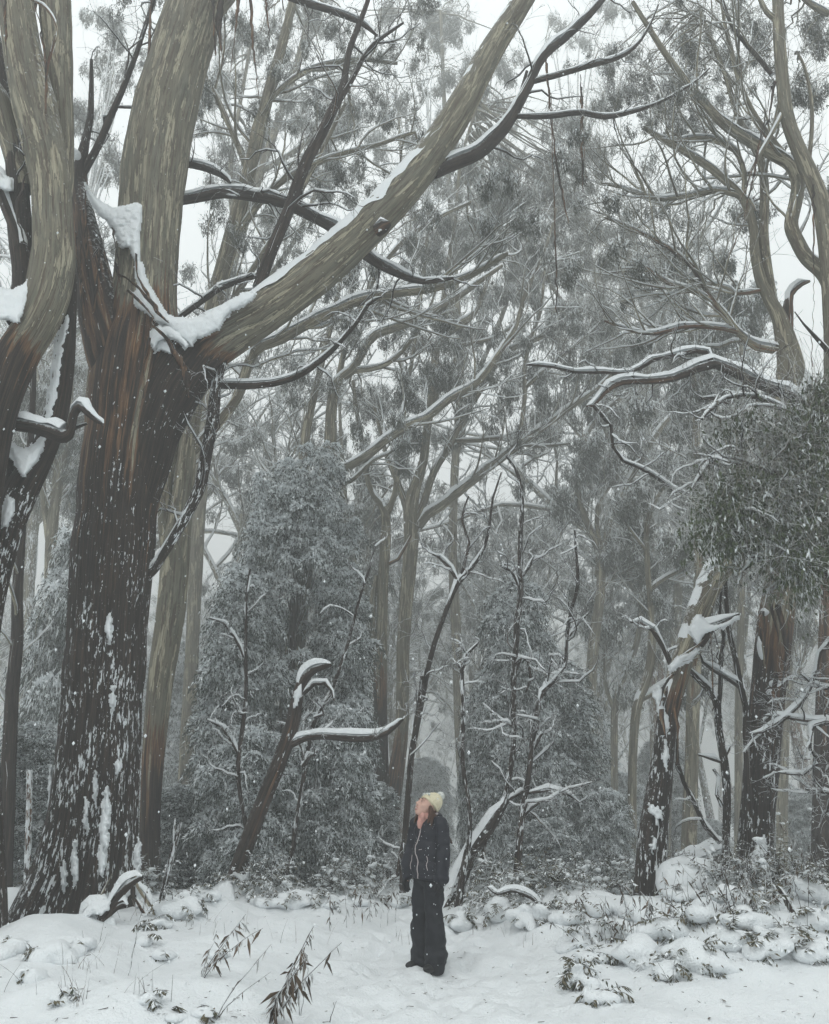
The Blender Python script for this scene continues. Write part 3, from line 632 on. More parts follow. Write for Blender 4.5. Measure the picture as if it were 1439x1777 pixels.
plaster(T, [(108, 548), (118, 540), (120, 560), (112, 600), (106, 640), (100, 680), (92, 710), (86, 745), (78, 770), (70, 762), (76, 730), (84, 690), (90, 650), (96, 600)], 9.62, 9.5, .05, 'snow_patch', 1.6, 5.)
T.done()

# ---- 4. slim smooth gum right behind the great one
T = Tree('gum_tree', 'slim pale gum rising close behind the right side of the huge dark trunk', 15.,
         [(258, 1560, 44), (262, 1400, 38), (268, 1290, 42), (278, 1190, 46), (296, 1065, 52), (305, 965, 50), (317, 860, 38), (328, 760, 32), (344, 660, 30), (362, 560, 30), (398, 430, 30), (432, 300, 26), (462, 180, 22), (492, 70, 18), (515, -30, 14)], sides=30, bark=[.0, .2, .5, .9] + [1.1] * 11, fl=[.5, .3, .1] + [0] * 12, snow=.5)
T.limb([(294, 970, 26), (286, 900, 24), (290, 830, 20), (302, 770, 18), (314, 700, 16), (300, 600, 13)], bark=1.1, tw=(6, 1.8, 0), fl=.2)
T.limb([(330, 790, 16), (370, 745, 18), (410, 690, 19), (440, 612, 18), (488, 590, 18), (540, 560, 18), (618, 524, 16), (670, 512, 15), (760, 500, 13), (820, 476, 10), (880, 440, 8)], bark=1.1, tw=(14, 2.6, .20), snow=1.3, label='long pale snow-topped limb reaching right')
T.limb([(344, 660, 16), (380, 560, 14), (430, 480, 12), (480, 400, 10), (540, 300, 8), (600, 180, 6)], bark=1.1, tw=(10, 2.2, .2))
T.limb([(398, 430, 14), (470, 330, 12), (560, 280, 9), (640, 255, 7), (720, 230, 5)], bark=1.1, tw=(10, 2.2, .22))
T.limb([(432, 300, 13), (450, 200, 11), (520, 130, 9), (600, 105, 7), (690, 110, 5)], bark=1.1, tw=(12, 2.2, .25))
T.limb([(432, 300, 12), (390, 200, 10), (350, 120, 9), (290, 60, 7)], bark=1.1, tw=(10, 2.2, .2))
T.region([(560, 330, 60, 60, 16, 8), (420, 300, 40, 60, 16, 7), (640, 330, 50, 60, 17, 8), (700, 420, 40, 40, 17, 6), (360, 160, 40, 60, 16, 6), (500, 420, 50, 50, 17, 6), (430, 40, 60, 60, 16, 10), (520, 60, 60, 60, 16.5, 10), (590, 60, 40, 50, 16, 6), (470, 150, 70, 50, 16, 8), (600, 180, 50, 60, 16.5, 10), (660, 150, 40, 60, 17, 8)], (.6, .9))
T.done((.5, .85))

# ---- 5. forking gum above the wattle
T = Tree('gum_tree', 'pale gum forking just above the snow-laden wattle crown left of centre', 18.,
         [(470, 1560, 52), (486, 1400, 44), (505, 1200, 38), (520, 1050, 34), (535, 940, 34), (548, 880, 32), (563, 818, 24), (574, 764, 22), (576, 711, 20), (583, 665, 18), (608, 645, 16), (632, 606, 15), (652, 582, 15), (697, 566, 14), (758, 540, 12), (820, 500, 9), (870, 460, 7)], sides=24, bark=1.1, snow=1.2)
T.limb([(540, 920, 26), (531, 860, 20), (527, 800, 18), (534, 740, 16), (545, 690, 13), (560, 620, 11), (580, 540, 9), (600, 440, 7)], bark=1.1, tw=(9, 2.2, .28))
T.limb([(556, 850, 18), (572, 825, 18), (604, 811, 16), (644, 788, 15), (670, 764, 14), (710, 737, 14), (740, 725, 13), (779, 694, 12), (832, 662, 12), (869, 607, 10), (895, 564, 9), (919, 493, 8), (950, 420, 6), (965, 360, 4)], bark=1.1, tw=(16, 2.6, .25), snow=1.4, label='long snow-topped limb sweeping up to the right')
T.limb([(572, 848, 8), (610, 836, 7), (650, 800, 5), (700, 775, 4)], bark=1., tw=(6, 1.5, .2))
T.limb([(608, 645, 10), (660, 636, 9), (700, 610, 7), (735, 560, 5), (760, 500, 4)], bark=1.1, tw=(8, 2, .25))
T.limb([(578, 700, 12), (600, 600, 10), (640, 500, 9), (700, 420, 8), (760, 380, 6), (820, 350, 5)], bark=1.1, tw=(12, 2.4, .25))
T.region([(620, 720, 40, 45, 19, 8), (700, 680, 40, 50, 19, 8), (760, 640, 30, 40, 19, 5), (600, 950 - 70, 30, 40, 19, 4), (520, 640, 40, 50, 19, 6), (840, 430, 60, 60, 19, 10)], (.6, 1.))
T.done((.55, .9))

# ---- 6. the twin centre gum
T = Tree('gum_tree', 'tall pale gum with a snow-filled fork rising behind the woman', 20.,
         [(664, 1560, 44), (672, 1450, 38), (686, 1350, 32), (698, 1270, 25), (699, 1200, 24), (699, 1123, 24), (708, 1010, 25), (714, 930, 27), (713, 880, 28), (722, 840, 20), (735, 800, 16), (741, 744, 15), (753, 665, 15), (762, 593, 15), (800, 562, 14), (824, 543, 9), (850, 480, 7), (870, 400, 5)], sides=24, bark=[-.1, 0, .3, .7] + [1.1] * 14, fl=[.5, .5, .4, .1] + [0] * 14, snow=1.2)
T.limb([(712, 905, 16), (700, 866, 13), (687, 830, 11), (673, 795, 9), (664, 760, 7), (650, 700, 5)], bark=1.1, tw=(7, 1.8, .25), snow=1.4)
T.limb([(722, 905, 16), (736, 868, 14), (753, 818, 13), (782, 770, 13), (806, 718, 12), (832, 680, 12), (858, 638, 11), (885, 607, 10), (916, 596, 9), (960, 575, 6), (1010, 540, 4)], bark=1.1, tw=(12, 2.4, .3), snow=1.3)
T.limb([(724, 915, 18), (742, 893, 17), (766, 877, 17), (806, 845, 16), (845, 814, 16), (872, 794, 15), (903, 770, 15), (930, 752, 12), (964, 728, 10), (998, 702, 9), (1030, 680, 7), (1070, 640, 5)], bark=1.1, tw=(16, 2.6, .25), snow=1.2, label='long limb rising to the right')
T.limb([(900, 772, 8), (906, 740, 8), (912, 690, 8), (911, 640, 8), (918, 600, 8), (926, 570, 7), (938, 540, 6), (945, 470, 5)], bark=.8, tw=(8, 2, .25))
T.limb([(912, 672, 7), (940, 648, 7), (975, 620, 6), (1010, 590, 5), (1050, 550, 4)], bark=1, tw=(7, 2, .3))
T.limb([(790, 765, 8), (830, 765, 8), (870, 762, 7), (930, 775, 6), (985, 770, 3)], bark=1, tw=(7, 1.4, .1), snow=1.4)
T.limb([(741, 744, 10), (750, 700, 9), (790, 630, 8), (796, 600, 7), (850, 590, 6), (900, 560, 4)], bark=1, tw=(8, 2, .2))
T.limb([(762, 593, 9), (775, 480, 8), (790, 380, 7), (800, 280, 6), (830, 180, 5)], bark=1, tw=(10, 2.4, .35))
T.region([(900, 300, 80, 70, 21, 50), (960, 350, 80, 90, 21, 66), (860, 390, 70, 60, 22, 34), (1010, 290, 60, 60, 21, 30), (930, 450, 60, 60, 22, 26), (1000, 430, 60, 60, 22, 18), (1060, 380, 50, 60, 22, 12), (830, 330, 50, 60, 21, 12), (970, 230, 60, 40, 21, 14),
          (880, 530, 50, 40, 22, 8), (790, 570, 40, 40, 22, 6), (990, 590, 50, 50, 22, 10), (930, 640, 40, 40, 22, 6), (970, 790 - 60, 40, 30, 22, 5), (620, 960, 30, 40, 22, 5)], (.7, 1.1))
T.done((.6, 1.))
T = Tree('gum_tree', 'straight gum with shaggy lower bark beside the tall forked gum behind the woman', 19.,
         [(655, 1560, 46), (658, 1420, 38), (660, 1290, 30), (660, 1180, 24), (662, 1100, 22), (664, 1020, 20), (669, 940, 19), (668, 890, 16), (650, 862, 11), (640, 840, 10), (634, 800, 9), (625, 740, 8), (612, 660, 6)], sides=20, bark=[-.1, -.1, 0, .5] + [1.1] * 9, fl=[.6, .6, .4, .1] + [0] * 9, snow=1.2)
T.limb([(668, 900, 11), (685, 855, 10), (692, 800, 9), (700, 720, 8), (720, 600, 7), (735, 480, 6), (745, 360, 5)], bark=1.1, tw=(12, 2.4, .35))
T.limb([(650, 1190, 12), (645, 1120, 13), (646, 1040, 12), (655, 1000, 10)], bark=1, sides=8)
T.limb([(670, 980, 8), (690, 970, 7), (712, 930, 4)], bark=.5)
T.region([(740, 420, 50, 50, 20, 10), (700, 330, 40, 50, 20, 8), (640, 430, 50, 50, 20, 8), (760, 130, 50, 50, 20, 12), (700, 220, 40, 40, 20, 6)], (.6, 1.))
T.done((.6, 1.))

# ---- 7. the right-hand gums
T = Tree('gum_tree', 'leaning gum with snow-plastered dark foot and split upper bark, left of the snowy boulder', 12.,
         [(1127, 1600, 72), (1128, 1553, 64), (1134, 1446, 54), (1143, 1375, 46), (1151, 1305, 38), (1160, 1234, 37), (1179, 1163, 38), (1197, 1110, 42), (1215, 1056, 43), (1238, 1003, 44), (1272, 962, 40), (1325, 915, 36), (1390, 865, 34), (1470, 800, 30)], sides=56, step=.09, bark=[-.25, -.25, -.25, -.2, -.1, .25, .8, 1.1, 1.1, 1.1, 1.1, 1.1, 1.1, 1.1], fl=[.72, .72, .82, .85, .82, .6, .3, .1, 0, 0, 0, 0, 0, 0], snow=.7, crook=.004)
T.limb([(1215, 1120, 16, -.3), (1235, 1092, 12, -.35), (1260, 1078, 9, -.4), (1284, 1066, 4, -.4)], bark=.2, snow=2., name='broken_stub')
T.limb([(1168, 1160, 10), (1150, 1120, 9), (1132, 1092, 8), (1110, 1080, 6), (1094, 1079, 4)], bark=-.1, fl=.3, tw=(4, .6, 0, 'crook'), snow=1.5)
strips(T, [[(1178, 1140, 8), (1200, 1128, 8), (1222, 1112, 4)], [(1168, 1170, 9), (1150, 1195, 8), (1143, 1225, 3)], [(1186, 1150, 6), (1210, 1142, 7), (1206, 1155, 3)], [(1232, 1100, 4), (1237, 1170, 4), (1236, 1235, 2)], [(1148, 1230, 10), (1150, 1260, 7), (1158, 1290, 3)], [(1172, 1220, 8), (1176, 1290, 6), (1172, 1330, 2)]], 11.6)
plaster(T, [(1196, 1092), (1204, 1072), (1214, 1066), (1226, 1078), (1240, 1086), (1258, 1078), (1284, 1066), (1280, 1074), (1256, 1088), (1236, 1096), (1222, 1100), (1212, 1118), (1206, 1110), (1200, 1104)], 11.6, 11.55, .05)
for P_ in ([(1136, 1200), (1146, 1190), (1150, 1220), (1160, 1260), (1158, 1272), (1146, 1240)], [(1152, 1280), (1158, 1282), (1160, 1310), (1154, 1345), (1150, 1320)], [(1126, 1400), (1134, 1392), (1140, 1400), (1150, 1404), (1152, 1420), (1144, 1424), (1146, 1440), (1140, 1436), (1136, 1418), (1128, 1412)], [(1132, 1455), (1142, 1450), (1140, 1478), (1130, 1480)]): plaster(T, P_, 11.74, 11.72, .035, 'snow_patch', 1.5, 8.)
plaster(T, [(1162, 1158), (1176, 1140), (1200, 1132), (1214, 1126), (1204, 1142), (1190, 1152), (1176, 1156), (1164, 1168)], 11.7, 11.7, .05); 
T.done()
T = Tree('gum_tree', 'stout upright gum with peeling ribbons of bark, right of the snowy boulder', 12.5,
         [(1305, 1580, 84), (1308, 1517, 70), (1316, 1400, 62), (1322, 1330, 62), (1328, 1260, 62), (1337, 1163, 62), (1346, 1080, 62), (1356, 1000, 54), (1362, 900, 52), (1366, 800, 50), (1369, 740, 50), (1370, 680, 54), (1372, 640, 50), (1366, 600, 40), (1352, 550, 27), (1336, 520, 22), (1320, 485, 20), (1311, 440, 18), (1307, 390, 17), (1290, 346, 15), (1257, 312, 14), (1226, 287, 13), (1182, 260, 11), (1152, 244, 10), (1117, 222, 7)], sides=56, step=.09, bark=[-.2, -.2, -.15, -.1, .1, .3, .6, 1.1] + [1.15] * 17, fl=[.8, .8, .76, .7, .6, .5, .2] + [0] * 18, snow=1., crook=.004)
T.limb([(1366, 640, 24), (1366, 590, 22), (1366, 540, 20), (1372, 510, 12), (1392, 492, 9), (1405, 488, 5)], bark=.3, snow=1.5)
T.limb([(1345, 540, 16), (1332, 460, 17), (1326, 400, 18), (1328, 340, 17), (1322, 285, 15), (1300, 240, 13), (1278, 195, 11), (1262, 140, 9), (1240, 80, 8), (1215, 20, 6)], bark=1.1, tw=(10, 2.0, .04))
T.limb([(1372, 632, 16), (1357, 610, 15), (1313, 601, 14), (1284, 578, 12), (1261, 548, 11), (1237, 522, 10), (1217, 490, 10), (1202, 466, 9), (1167, 437, 7), (1144, 422, 6), (1079, 390, 5), (1048, 378, 4)], bark=.5, tw=(14, 2.0, .04), snow=1.5)
T.limb([(1284, 578, 9), (1256, 570, 8), (1226, 566, 8), (1182, 567, 7), (1138, 578, 7), (1094, 572, 5), (1050, 554, 4)], bark=.5, tw=(10, 1.75, .04), snow=1.5)
T.limb([(1237, 522, 8), (1196, 504, 8), (1161, 493, 7), (1123, 466, 6), (1088, 449, 4)], bark=.5, tw=(9, 1.75, .04), snow=1.5)
T.limb([(1318, 505, 9), (1300, 508, 8), (1275, 510, 7), (1262, 500, 6), (1230, 492, 5), (1190, 486, 3)], bark=.5, tw=(7, 1.5, .04), snow=1.5)
T.limb([(1310, 370, 12), (1300, 350, 11), (1278, 338, 10), (1240, 330, 9), (1200, 338, 8), (1150, 345, 8), (1118, 340, 7), (1080, 326, 5), (1040, 318, 4)], bark=.9, tw=(12, 2.0, .04), snow=1.5)
T.limb([(1290, 346, 10), (1292, 300, 10), (1275, 262, 10), (1240, 244, 10), (1210, 240, 9), (1165, 246, 7), (1130, 235, 5)], bark=.9, tw=(9, 2.0, .04), snow=1.4)
T.limb([(1400, 712, 20), (1375, 690, 20), (1343, 676, 20), (1308, 663, 19), (1270, 643, 18), (1237, 632, 17), (1211, 639, 15), (1167, 657, 13), (1123, 662, 12), (1079, 665, 11), (1050, 682, 8), (1030, 704, 6), (1018, 704, 4)], D=11.8, bark=.1, tw=(8, .8, 0, 'crook'), snow=1.6, label='arched horizontal branch with a line of snow')
T.limb([(1238, 630, 10), (1225, 612, 9), (1206, 609, 9), (1167, 617, 8), (1132, 624, 8), (1094, 648, 7), (1050, 646, 6), (1000, 645, 5), (960, 637, 5), (915, 634, 4)], D=11.8, bark=.0, tw=(9, .7, 0, 'crook'), snow=1.6)
T.limb([(1030, 703, 7), (1045, 722, 7), (1060, 740, 6), (1063, 775, 6), (1080, 800, 5), (1110, 812, 5), (1140, 830, 6), (1165, 848, 6), (1196, 858, 6)], D=11.8, bark=-.1, tw=(10, .7, 0, 'crook'), snow=1.5)
T.limb([(1298, 655, 9), (1270, 700, 8), (1240, 690, 8), (1215, 690, 6)], D=12, bark=-.1, tw=(8, .7, 0, 'crook'))
strips(T, [[(1352, 1050, 10), (1362, 1110, 10), (1372, 1150, 6), (1366, 1190, 3)], [(1348, 1170, 12), (1344, 1200, 8), (1342, 1225, 3)], [(1322, 1060, 12), (1324, 1120, 10), (1326, 1160, 3)], [(1338, 1050, 6), (1352, 1110, 5), (1358, 1150, 2)], [(1347, 1230, 9), (1344, 1255, 3)]], 12.0)
crotch(T, [(1326, 1058, 8, 10, 12.15), (1320, 1110, 5, 34, 12.15)]); crotch(T, [(1345, 1180, 10, 12, 12.1), (1338, 1198, 8, 7, 12.1)]); plaster(T, [(1296, 1540), (1300, 1500), (1312, 1470), (1326, 1450), (1330, 1480), (1322, 1520), (1312, 1560)], 12.12, 12., .06, 'snow_patch'); plaster(T, [(1368, 690), (1384, 676), (1394, 660), (1396, 640), (1408, 650), (1404, 668), (1396, 682), (1400, 700), (1385, 704)], 12.25, 12.15, .08)
T.region([(1200, 60, 50, 50, 14, 14), (1240, 120, 50, 50, 14, 12), (1150, 130, 50, 50, 14, 12), (1100, 170, 50, 40, 14, 12), (1060, 100, 50, 40, 15, 12), (1170, 200, 50, 40, 14.5, 10), (1180, 360, 30, 40, 15, 5), (1130, 380, 50, 40, 15, 8), (1240, 470, 40, 50, 15, 8), (1280, 240, 30, 40, 14, 5)], (.55, .85))
T.done((.5, .8))
T = Tree('gum_tree', 'pale smooth gum climbing along the right edge of the picture', 11.5,
         [(1490, 1600, 90), (1485, 1300, 70), (1475, 1050, 58), (1462, 850, 48), (1452, 700, 42), (1447, 560, 38), (1439, 450, 35), (1428, 361, 33), (1410, 311, 29), (1387, 259, 27), (1366, 200, 26), (1356, 125, 24), (1352, 50, 22), (1348, -60, 20)], sides=36, bark=[-.2, -.2, -.1, .4, .9] + [1.1] * 9, fl=[.6, .5, .3] + [0] * 11, snow=.4)
T.limb([(1455, 530, 28), (1431, 478, 27), (1401, 449, 26), (1384, 420, 26), (1373, 390, 26), (1381, 346, 25), (1384, 317, 24), (1372, 288, 22), (1343, 270, 21), (1308, 250, 20), (1270, 226, 18), (1240, 200, 16), (1195, 145, 14), (1160, 100, 12), (1130, 55, 10), (1098, 5, 8)], D=12., sides=24, bark=1.2, fl=[0, 0, 0, .3, .6, .4, 0, 0, 0, 0, 0, 0, 0, 0, 0, 0], tw=(10, 1.875, .04), snow=1.3, step=.1, label='arching pale limb crossing to the left')
T.limb([(1375, 285, 12), (1350, 255, 11), (1320, 215, 9), (1300, 180, 8), (1280, 130, 9), (1262, 60, 8), (1250, -10, 6)], D=12, bark=.8, tw=(8, 1.75, .04), snow=1.3)
T.limb([(1340, 130, 9), (1315, 100, 9), (1290, 70, 8), (1268, 40, 7), (1250, -10, 6)], bark=.0, fl=.3, snow=1.4, tw=(5, 1.25, .04))
T.limb([(1355, 40, 12), (1330, 20, 10), (1310, -20, 8)], bark=1.); T.limb([(1402, 292, 9), (1408, 240, 8), (1409, 180, 7), (1398, 120, 6), (1384, 90, 3)], bark=.9, snow=1.2)
T.limb([(1439, 25, 12), (1410, 10, 10), (1380, -20, 8)], bark=.8, snow=1.4)
T.limb([(1362, 190, 8), (1330, 250, 8), (1300, 300, 7)], bark=.8)
strips(T, [[(1345, 140, 8), (1335, 200, 7), (1318, 260, 6), (1305, 320, 4), (1290, 380, 2)], [(1340, 150, 5), (1322, 230, 5), (1308, 290, 4), (1284, 350, 2)], [(1310, 290, 3), (1296, 370, 3), (1262, 450, 1.5)], [(1412, 320, 4), (1412, 440, 4), (1410, 560, 3), (1408, 640, 2)]], 11.)
T.region([(1390, 60, 50, 60, 12.5, 14), (1400, 150, 40, 50, 12.5, 10), (1330, 90, 40, 50, 13, 8), (1300, 20, 50, 30, 13, 8), (1410, 340 - 60, 30, 60, 13, 6), (1300, 420 - 60, 30, 40, 14, 4)], (.5, .8))
T.done((.5, .8))
# crooked stems between the two right-hand gums
T = Tree('crooked_sapling', 'thin crooked dark stem with snowy bends between the two right-hand gums', 12.3, [(1262, 1540, 17), (1259, 1475, 15), (1261, 1393, 15), (1256, 1322, 15), (1249, 1269, 14), (1247, 1222, 13), (1234, 1198, 12), (1213, 1177, 11), (1199, 1159, 9)], sides=12, bark=-.15, fl=.75, snow=1.3, crook=.02)
T.limb([(1247, 1230, 8), (1252, 1190, 8), (1253, 1145, 8), (1258, 1102, 7), (1250, 1064, 5), (1256, 1000, 4)], bark=-.1, fl=.6, tw=(9, .7, 0, 'crook'))
T.limb([(1250, 1462, 10), (1224, 1436, 9), (1206, 1397, 9), (1185, 1358, 8), (1174, 1322, 7), (1174, 1280, 5)], bark=-.1, fl=.6, snow=1.6, tw=(4, .5, 0, 'crook'))
T.limb([(1254, 1400, 9), (1244, 1380, 8), (1246, 1350, 7), (1237, 1335, 6)], bark=-.1, fl=.9, snow=1.5)
T.limb([(1250, 1322, 6), (1238, 1318, 6), (1210, 1308, 3)], bark=-.1, snow=2.); T.limb([(1255, 1320, 6), (1265, 1300, 5), (1267, 1294, 3)], bark=-.1, snow=2.)
T.done()
T = Tree('crooked_sapling', 'crooked dark stem arching left from the foot of the stout right gum', 12.2, [(1300, 1380, 12), (1298, 1330, 12), (1296, 1270, 12), (1296, 1229, 11), (1288, 1196, 11), (1278, 1142, 10), (1266, 1092, 9), (1263, 1056, 8), (1261, 1010, 6), (1268, 950, 5)], sides=12, bark=-.15, fl=.6, snow=1.3, crook=.015)
T.limb([(1291, 1200, 9), (1280, 1190, 8), (1263, 1177, 7), (1241, 1163, 7), (1222, 1148, 5), (1217, 1132, 3)], bark=-.1, snow=2., tw=(4, .5, 0, 'crook'))
T.done()
T = Tree('gum_tree', 'reddish-barked trunk cut by the right edge behind the wiry branches', 16., [(1428, 1560, 46), (1430, 1400, 42), (1432, 1240, 36), (1437, 1060, 30), (1442, 900, 28), (1450, 700, 26), (1455, 450, 22)], sides=24, bark=[-.2, -.1, .2, .35, .4, .4, .4], fl=.2, snow=0, crook=.004); T.done()
T = Tree('dead_sapling', 'wiry bare branches reaching in from the right edge above the shrubs', 10.5, [(1470, 1560, 16), (1462, 1400, 14), (1455, 1250, 12), (1450, 1130, 10), (1452, 1050, 8), (1446, 960, 6)], sides=10, bark=-.2, fl=.4)
for L_ in ([(1454, 1150, 8), (1439, 1112, 7), (1419, 1134, 7), (1405, 1180, 7), (1387, 1219, 6), (1351, 1258, 5), (1325, 1270, 4), (1302, 1271, 3)], [(1458, 1255, 7), (1430, 1255, 7), (1408, 1262, 7), (1404, 1300, 6), (1418, 1325, 5), (1395, 1345, 4), (1355, 1342, 3)], [(1458, 1250, 7), (1410, 1252, 6), (1370, 1245, 5), (1330, 1240, 3)], [(1452, 1190, 6), (1425, 1195, 6), (1400, 1180, 5), (1385, 1165, 4)], [(1458, 1380, 7), (1430, 1375, 6), (1400, 1370, 4)]):
    T.limb(L_, bark=-.15, snow=1.5, crook=.03, tw=(8, .55, 0, 'crook'))
T.done()
# overhanging leafy branches upper right, near
T = Tree('leafy_sapling', 'dark green leafy sapling hanging its snowy foliage over the right-hand gums', 9.5, [(1520, 1650, 60), (1520, 1400, 50), (1505, 1150, 44), (1500, 950, 38), (1490, 800, 30), (1475, 700, 22), (1450, 630, 13), (1420, 590, 8), (1395, 560, 4), (1380, 540, 2)], sides=16, bark=0, fl=.3)
T.leafmat = M_near
for L_, n_ in (([(1490, 820, 16), (1430, 770, 12), (1370, 720, 9), (1310, 690, 7), (1260, 690, 5), (1215, 730, 4)], 12), ([(1495, 900, 16), (1440, 850, 12), (1370, 830, 9), (1300, 810, 7), (1240, 800, 5), (1200, 850, 3)], 14),
               ([(1500, 960, 14), (1440, 930, 12), (1380, 900, 8), (1320, 890, 6), (1260, 880, 4)], 12), ([(1500, 1000, 14), (1450, 1000, 10), (1400, 980, 7), (1340, 960, 5), (1290, 990, 3)], 10), ([(1480, 730, 12), (1440, 700, 9), (1400, 720, 6), (1350, 760, 4)], 8)):
    T.limb(L_, bark=-.2, snow=1.3, crook=.02, tw=(n_ + 6, .9, .0, 'crook'))
T.region([(1395, 760, 50, 60, 9.4, 34), (1430, 860, 40, 80, 9.4, 36), (1355, 850, 64, 60, 9.6, 34), (1275, 855, 56, 50, 9.4, 28), (1240, 895, 32, 50, 9.3, 22), (1310, 750, 60, 36, 9.7, 13), (1400, 945, 50, 50, 9.4, 30), (1325, 930, 55, 38, 9.5, 22), (1425, 695, 30, 30, 9.4, 12), (1255, 745, 30, 35, 9.7, 6), (1255, 955, 28, 28, 9.4, 6), (1390, 1015, 40, 30, 9.5, 8)], (.5, .95), NEAR)
T.done()

# ---- 8. dark understorey stems
T = Tree('broken_tree', 'leaning reddish-brown tree with a snapped snow-capped top left of the woman', 12.2, [(392, 1562, 36), (400, 1540, 31), (415, 1495, 30), (440, 1430, 30), (462, 1375, 28), (485, 1320, 28), (505, 1260, 26), (514, 1215, 22), (524, 1184, 19), (545, 1163, 15), (575, 1154, 8)], sides=32, step=.08, bark=[.05] * 11, fl=[.3, .3, .4, .45, .5, .4, .3, .3, .3, .2, .2], snow=1.3)
T.limb([(505, 1292, 15), (525, 1281, 13), (555, 1276, 13), (590, 1278, 14), (630, 1281, 14), (662, 1275, 13), (682, 1262, 10), (698, 1248, 5)], sides=16, bark=.1, snow=1.0, step=.07, label='level side branch with a line of snow', tw=(3, .5, 0, 'crook'))
T.limb([(526, 1204, 9), (545, 1186, 8), (564, 1184, 7), (576, 1198, 5), (580, 1215, 3)], bark=.0, snow=1.1)
plaster(T, [(352, 1568), (362, 1548), (380, 1534), (394, 1522), (402, 1526), (408, 1545), (412, 1566), (380, 1574)], 12.0, 11.6, .12); plaster(T, [(508, 1230), (512, 1200), (522, 1186), (524, 1200), (516, 1226)], 12.05, 12.05, .04); T.done()
def sap(lab, D, pts, limbs=(), bark=-.2, fl=.55, tw=8, L=.9, name='dead_sapling', kind='crook', snow=1.3):
    T = Tree(name, lab, D, pts, sides=10, bark=bark, fl=fl, snow=snow, crook=.02)
    T.twigs(spline(px_path(D, pts), .3), tw, L, 0, kind)
    for l in limbs: T.limb(l, bark=bark, fl=fl, snow=snow * 1.2, tw=(5, L * .7, 0, 'crook'), crook=.02, sides=8)
    T.done(); return T
sap('tall thin dark sapling bending right directly above the woman', 13.6, [(700, 1560, 14), (704, 1450, 12), (711, 1370, 12), (718, 1290, 12), (731, 1210, 11), (746, 1140, 10), (766, 1080, 9), (786, 1030, 9), (797, 1010, 9), (817, 988, 7), (840, 950, 6), (850, 910, 5), (856, 865, 4), (872, 820, 3)],
    [[(797, 1012, 7), (780, 985, 6), (760, 966, 5), (748, 960, 3)], [(800, 1008, 7), (806, 975, 6), (812, 940, 5), (800, 900, 4), (812, 860, 3)], [(722, 1262, 12), (728, 1210, 10), (731, 1175, 9)], [(706, 1440, 8), (696, 1480, 7), (692, 1520, 7)]])
sap('snow-streaked sapling forking like a ladder just right of the woman', 12.8, [(806, 1500, 14), (814, 1440, 9), (813, 1376, 8), (806, 1327, 8), (802, 1234, 8), (803, 1165, 8), (813, 1138, 6), (833, 1115, 4)], [[(804, 1170, 6), (797, 1155, 4), (793, 1150, 3)], [(812, 1140, 5), (803, 1125, 3)]], fl=.85, tw=5, L=.5)
sap('tall dark sapling rising from a slanting snowy butt behind the woman', 13.2, [(806, 1505, 30), (822, 1470, 22), (842, 1444, 24), (862, 1412, 20), (875, 1390, 13), (883, 1346, 11), (893, 1272, 10), (892, 1160, 11), (896, 1086, 12), (906, 1030, 11), (906, 960, 9), (908, 890, 8), (906, 844, 7), (896, 810, 5), (882, 790, 4)],
    [[(892, 1172, 8), (903, 1140, 7), (915, 1150, 6), (922, 1180, 5), (915, 1205, 4)], [(906, 1030, 6), (890, 990, 5), (870, 980, 4)], [(893, 1260, 6), (878, 1255, 5), (865, 1250, 3)], [(907, 1000, 6), (922, 980, 5), (930, 965, 4)], [(842, 1450, 10), (838, 1480, 8), (832, 1510, 7)], [(868, 1405, 9), (885, 1385, 7), (905, 1370, 6), (915, 1372, 4)]], fl=.8, tw=12, L=.9)
sap('dark sapling with snow in its elbows right of the butt-swelled one', 12.9, [(894, 1530, 15), (900, 1480, 13), (905, 1420, 12), (912, 1370, 11), (918, 1327, 10), (924, 1290, 10), (932, 1253, 10), (938, 1225, 9), (944, 1205, 8), (965, 1182, 7), (980, 1160, 7), (984, 1097, 7), (992, 1050, 6), (1002, 1011, 6), (1001, 960, 5), (998, 920, 3)],
    [[(944, 1207, 7), (948, 1190, 6), (962, 1175, 5), (975, 1163, 4)], [(924, 1300, 9), (935, 1285, 7), (945, 1270, 5)], [(984, 1110, 5), (1000, 1085, 4), (1020, 1060, 3)], [(917, 1375, 6), (950, 1370, 6), (985, 1375, 5), (1010, 1395, 3)], [(905, 1420, 6), (922, 1400, 6), (940, 1385, 4)]], fl=.75, tw=12, L=.9)
sap('slender sapling crossing the wattle left of the snapped tree top', 13., [(486, 1556, 12), (492, 1520, 10), (505, 1480, 9), (511, 1425, 9), (520, 1375, 8), (528, 1325, 8), (540, 1260, 8), (552, 1235, 7), (572, 1205, 7), (598, 1130, 6), (622, 1050, 5), (640, 990, 4), (650, 950, 3)], [[(524, 1330, 8), (538, 1310, 7), (548, 1308, 5)], [(528, 1320, 7), (524, 1300, 6), (517, 1290, 4)], [(545, 1245, 7), (560, 1240, 6), (555, 1225, 4)]], fl=.75, tw=8, L=.8)
sap('bare snow-dusted sapling standing against the wattle left of the broken tree', 13.2, [(420, 1560, 9), (424, 1440, 8), (417, 1380, 8), (415, 1320, 8), (420, 1270, 8), (426, 1200, 7), (424, 1130, 6), (428, 1070, 5), (436, 990, 4)], [[(416, 1310, 6), (402, 1285, 6), (385, 1262, 5), (358, 1248, 4)], [(424, 1140, 5), (405, 1105, 5), (390, 1080, 4), (365, 1070, 3)], [(422, 1240, 5), (408, 1235, 3)]], fl=.6, tw=9, L=.6)
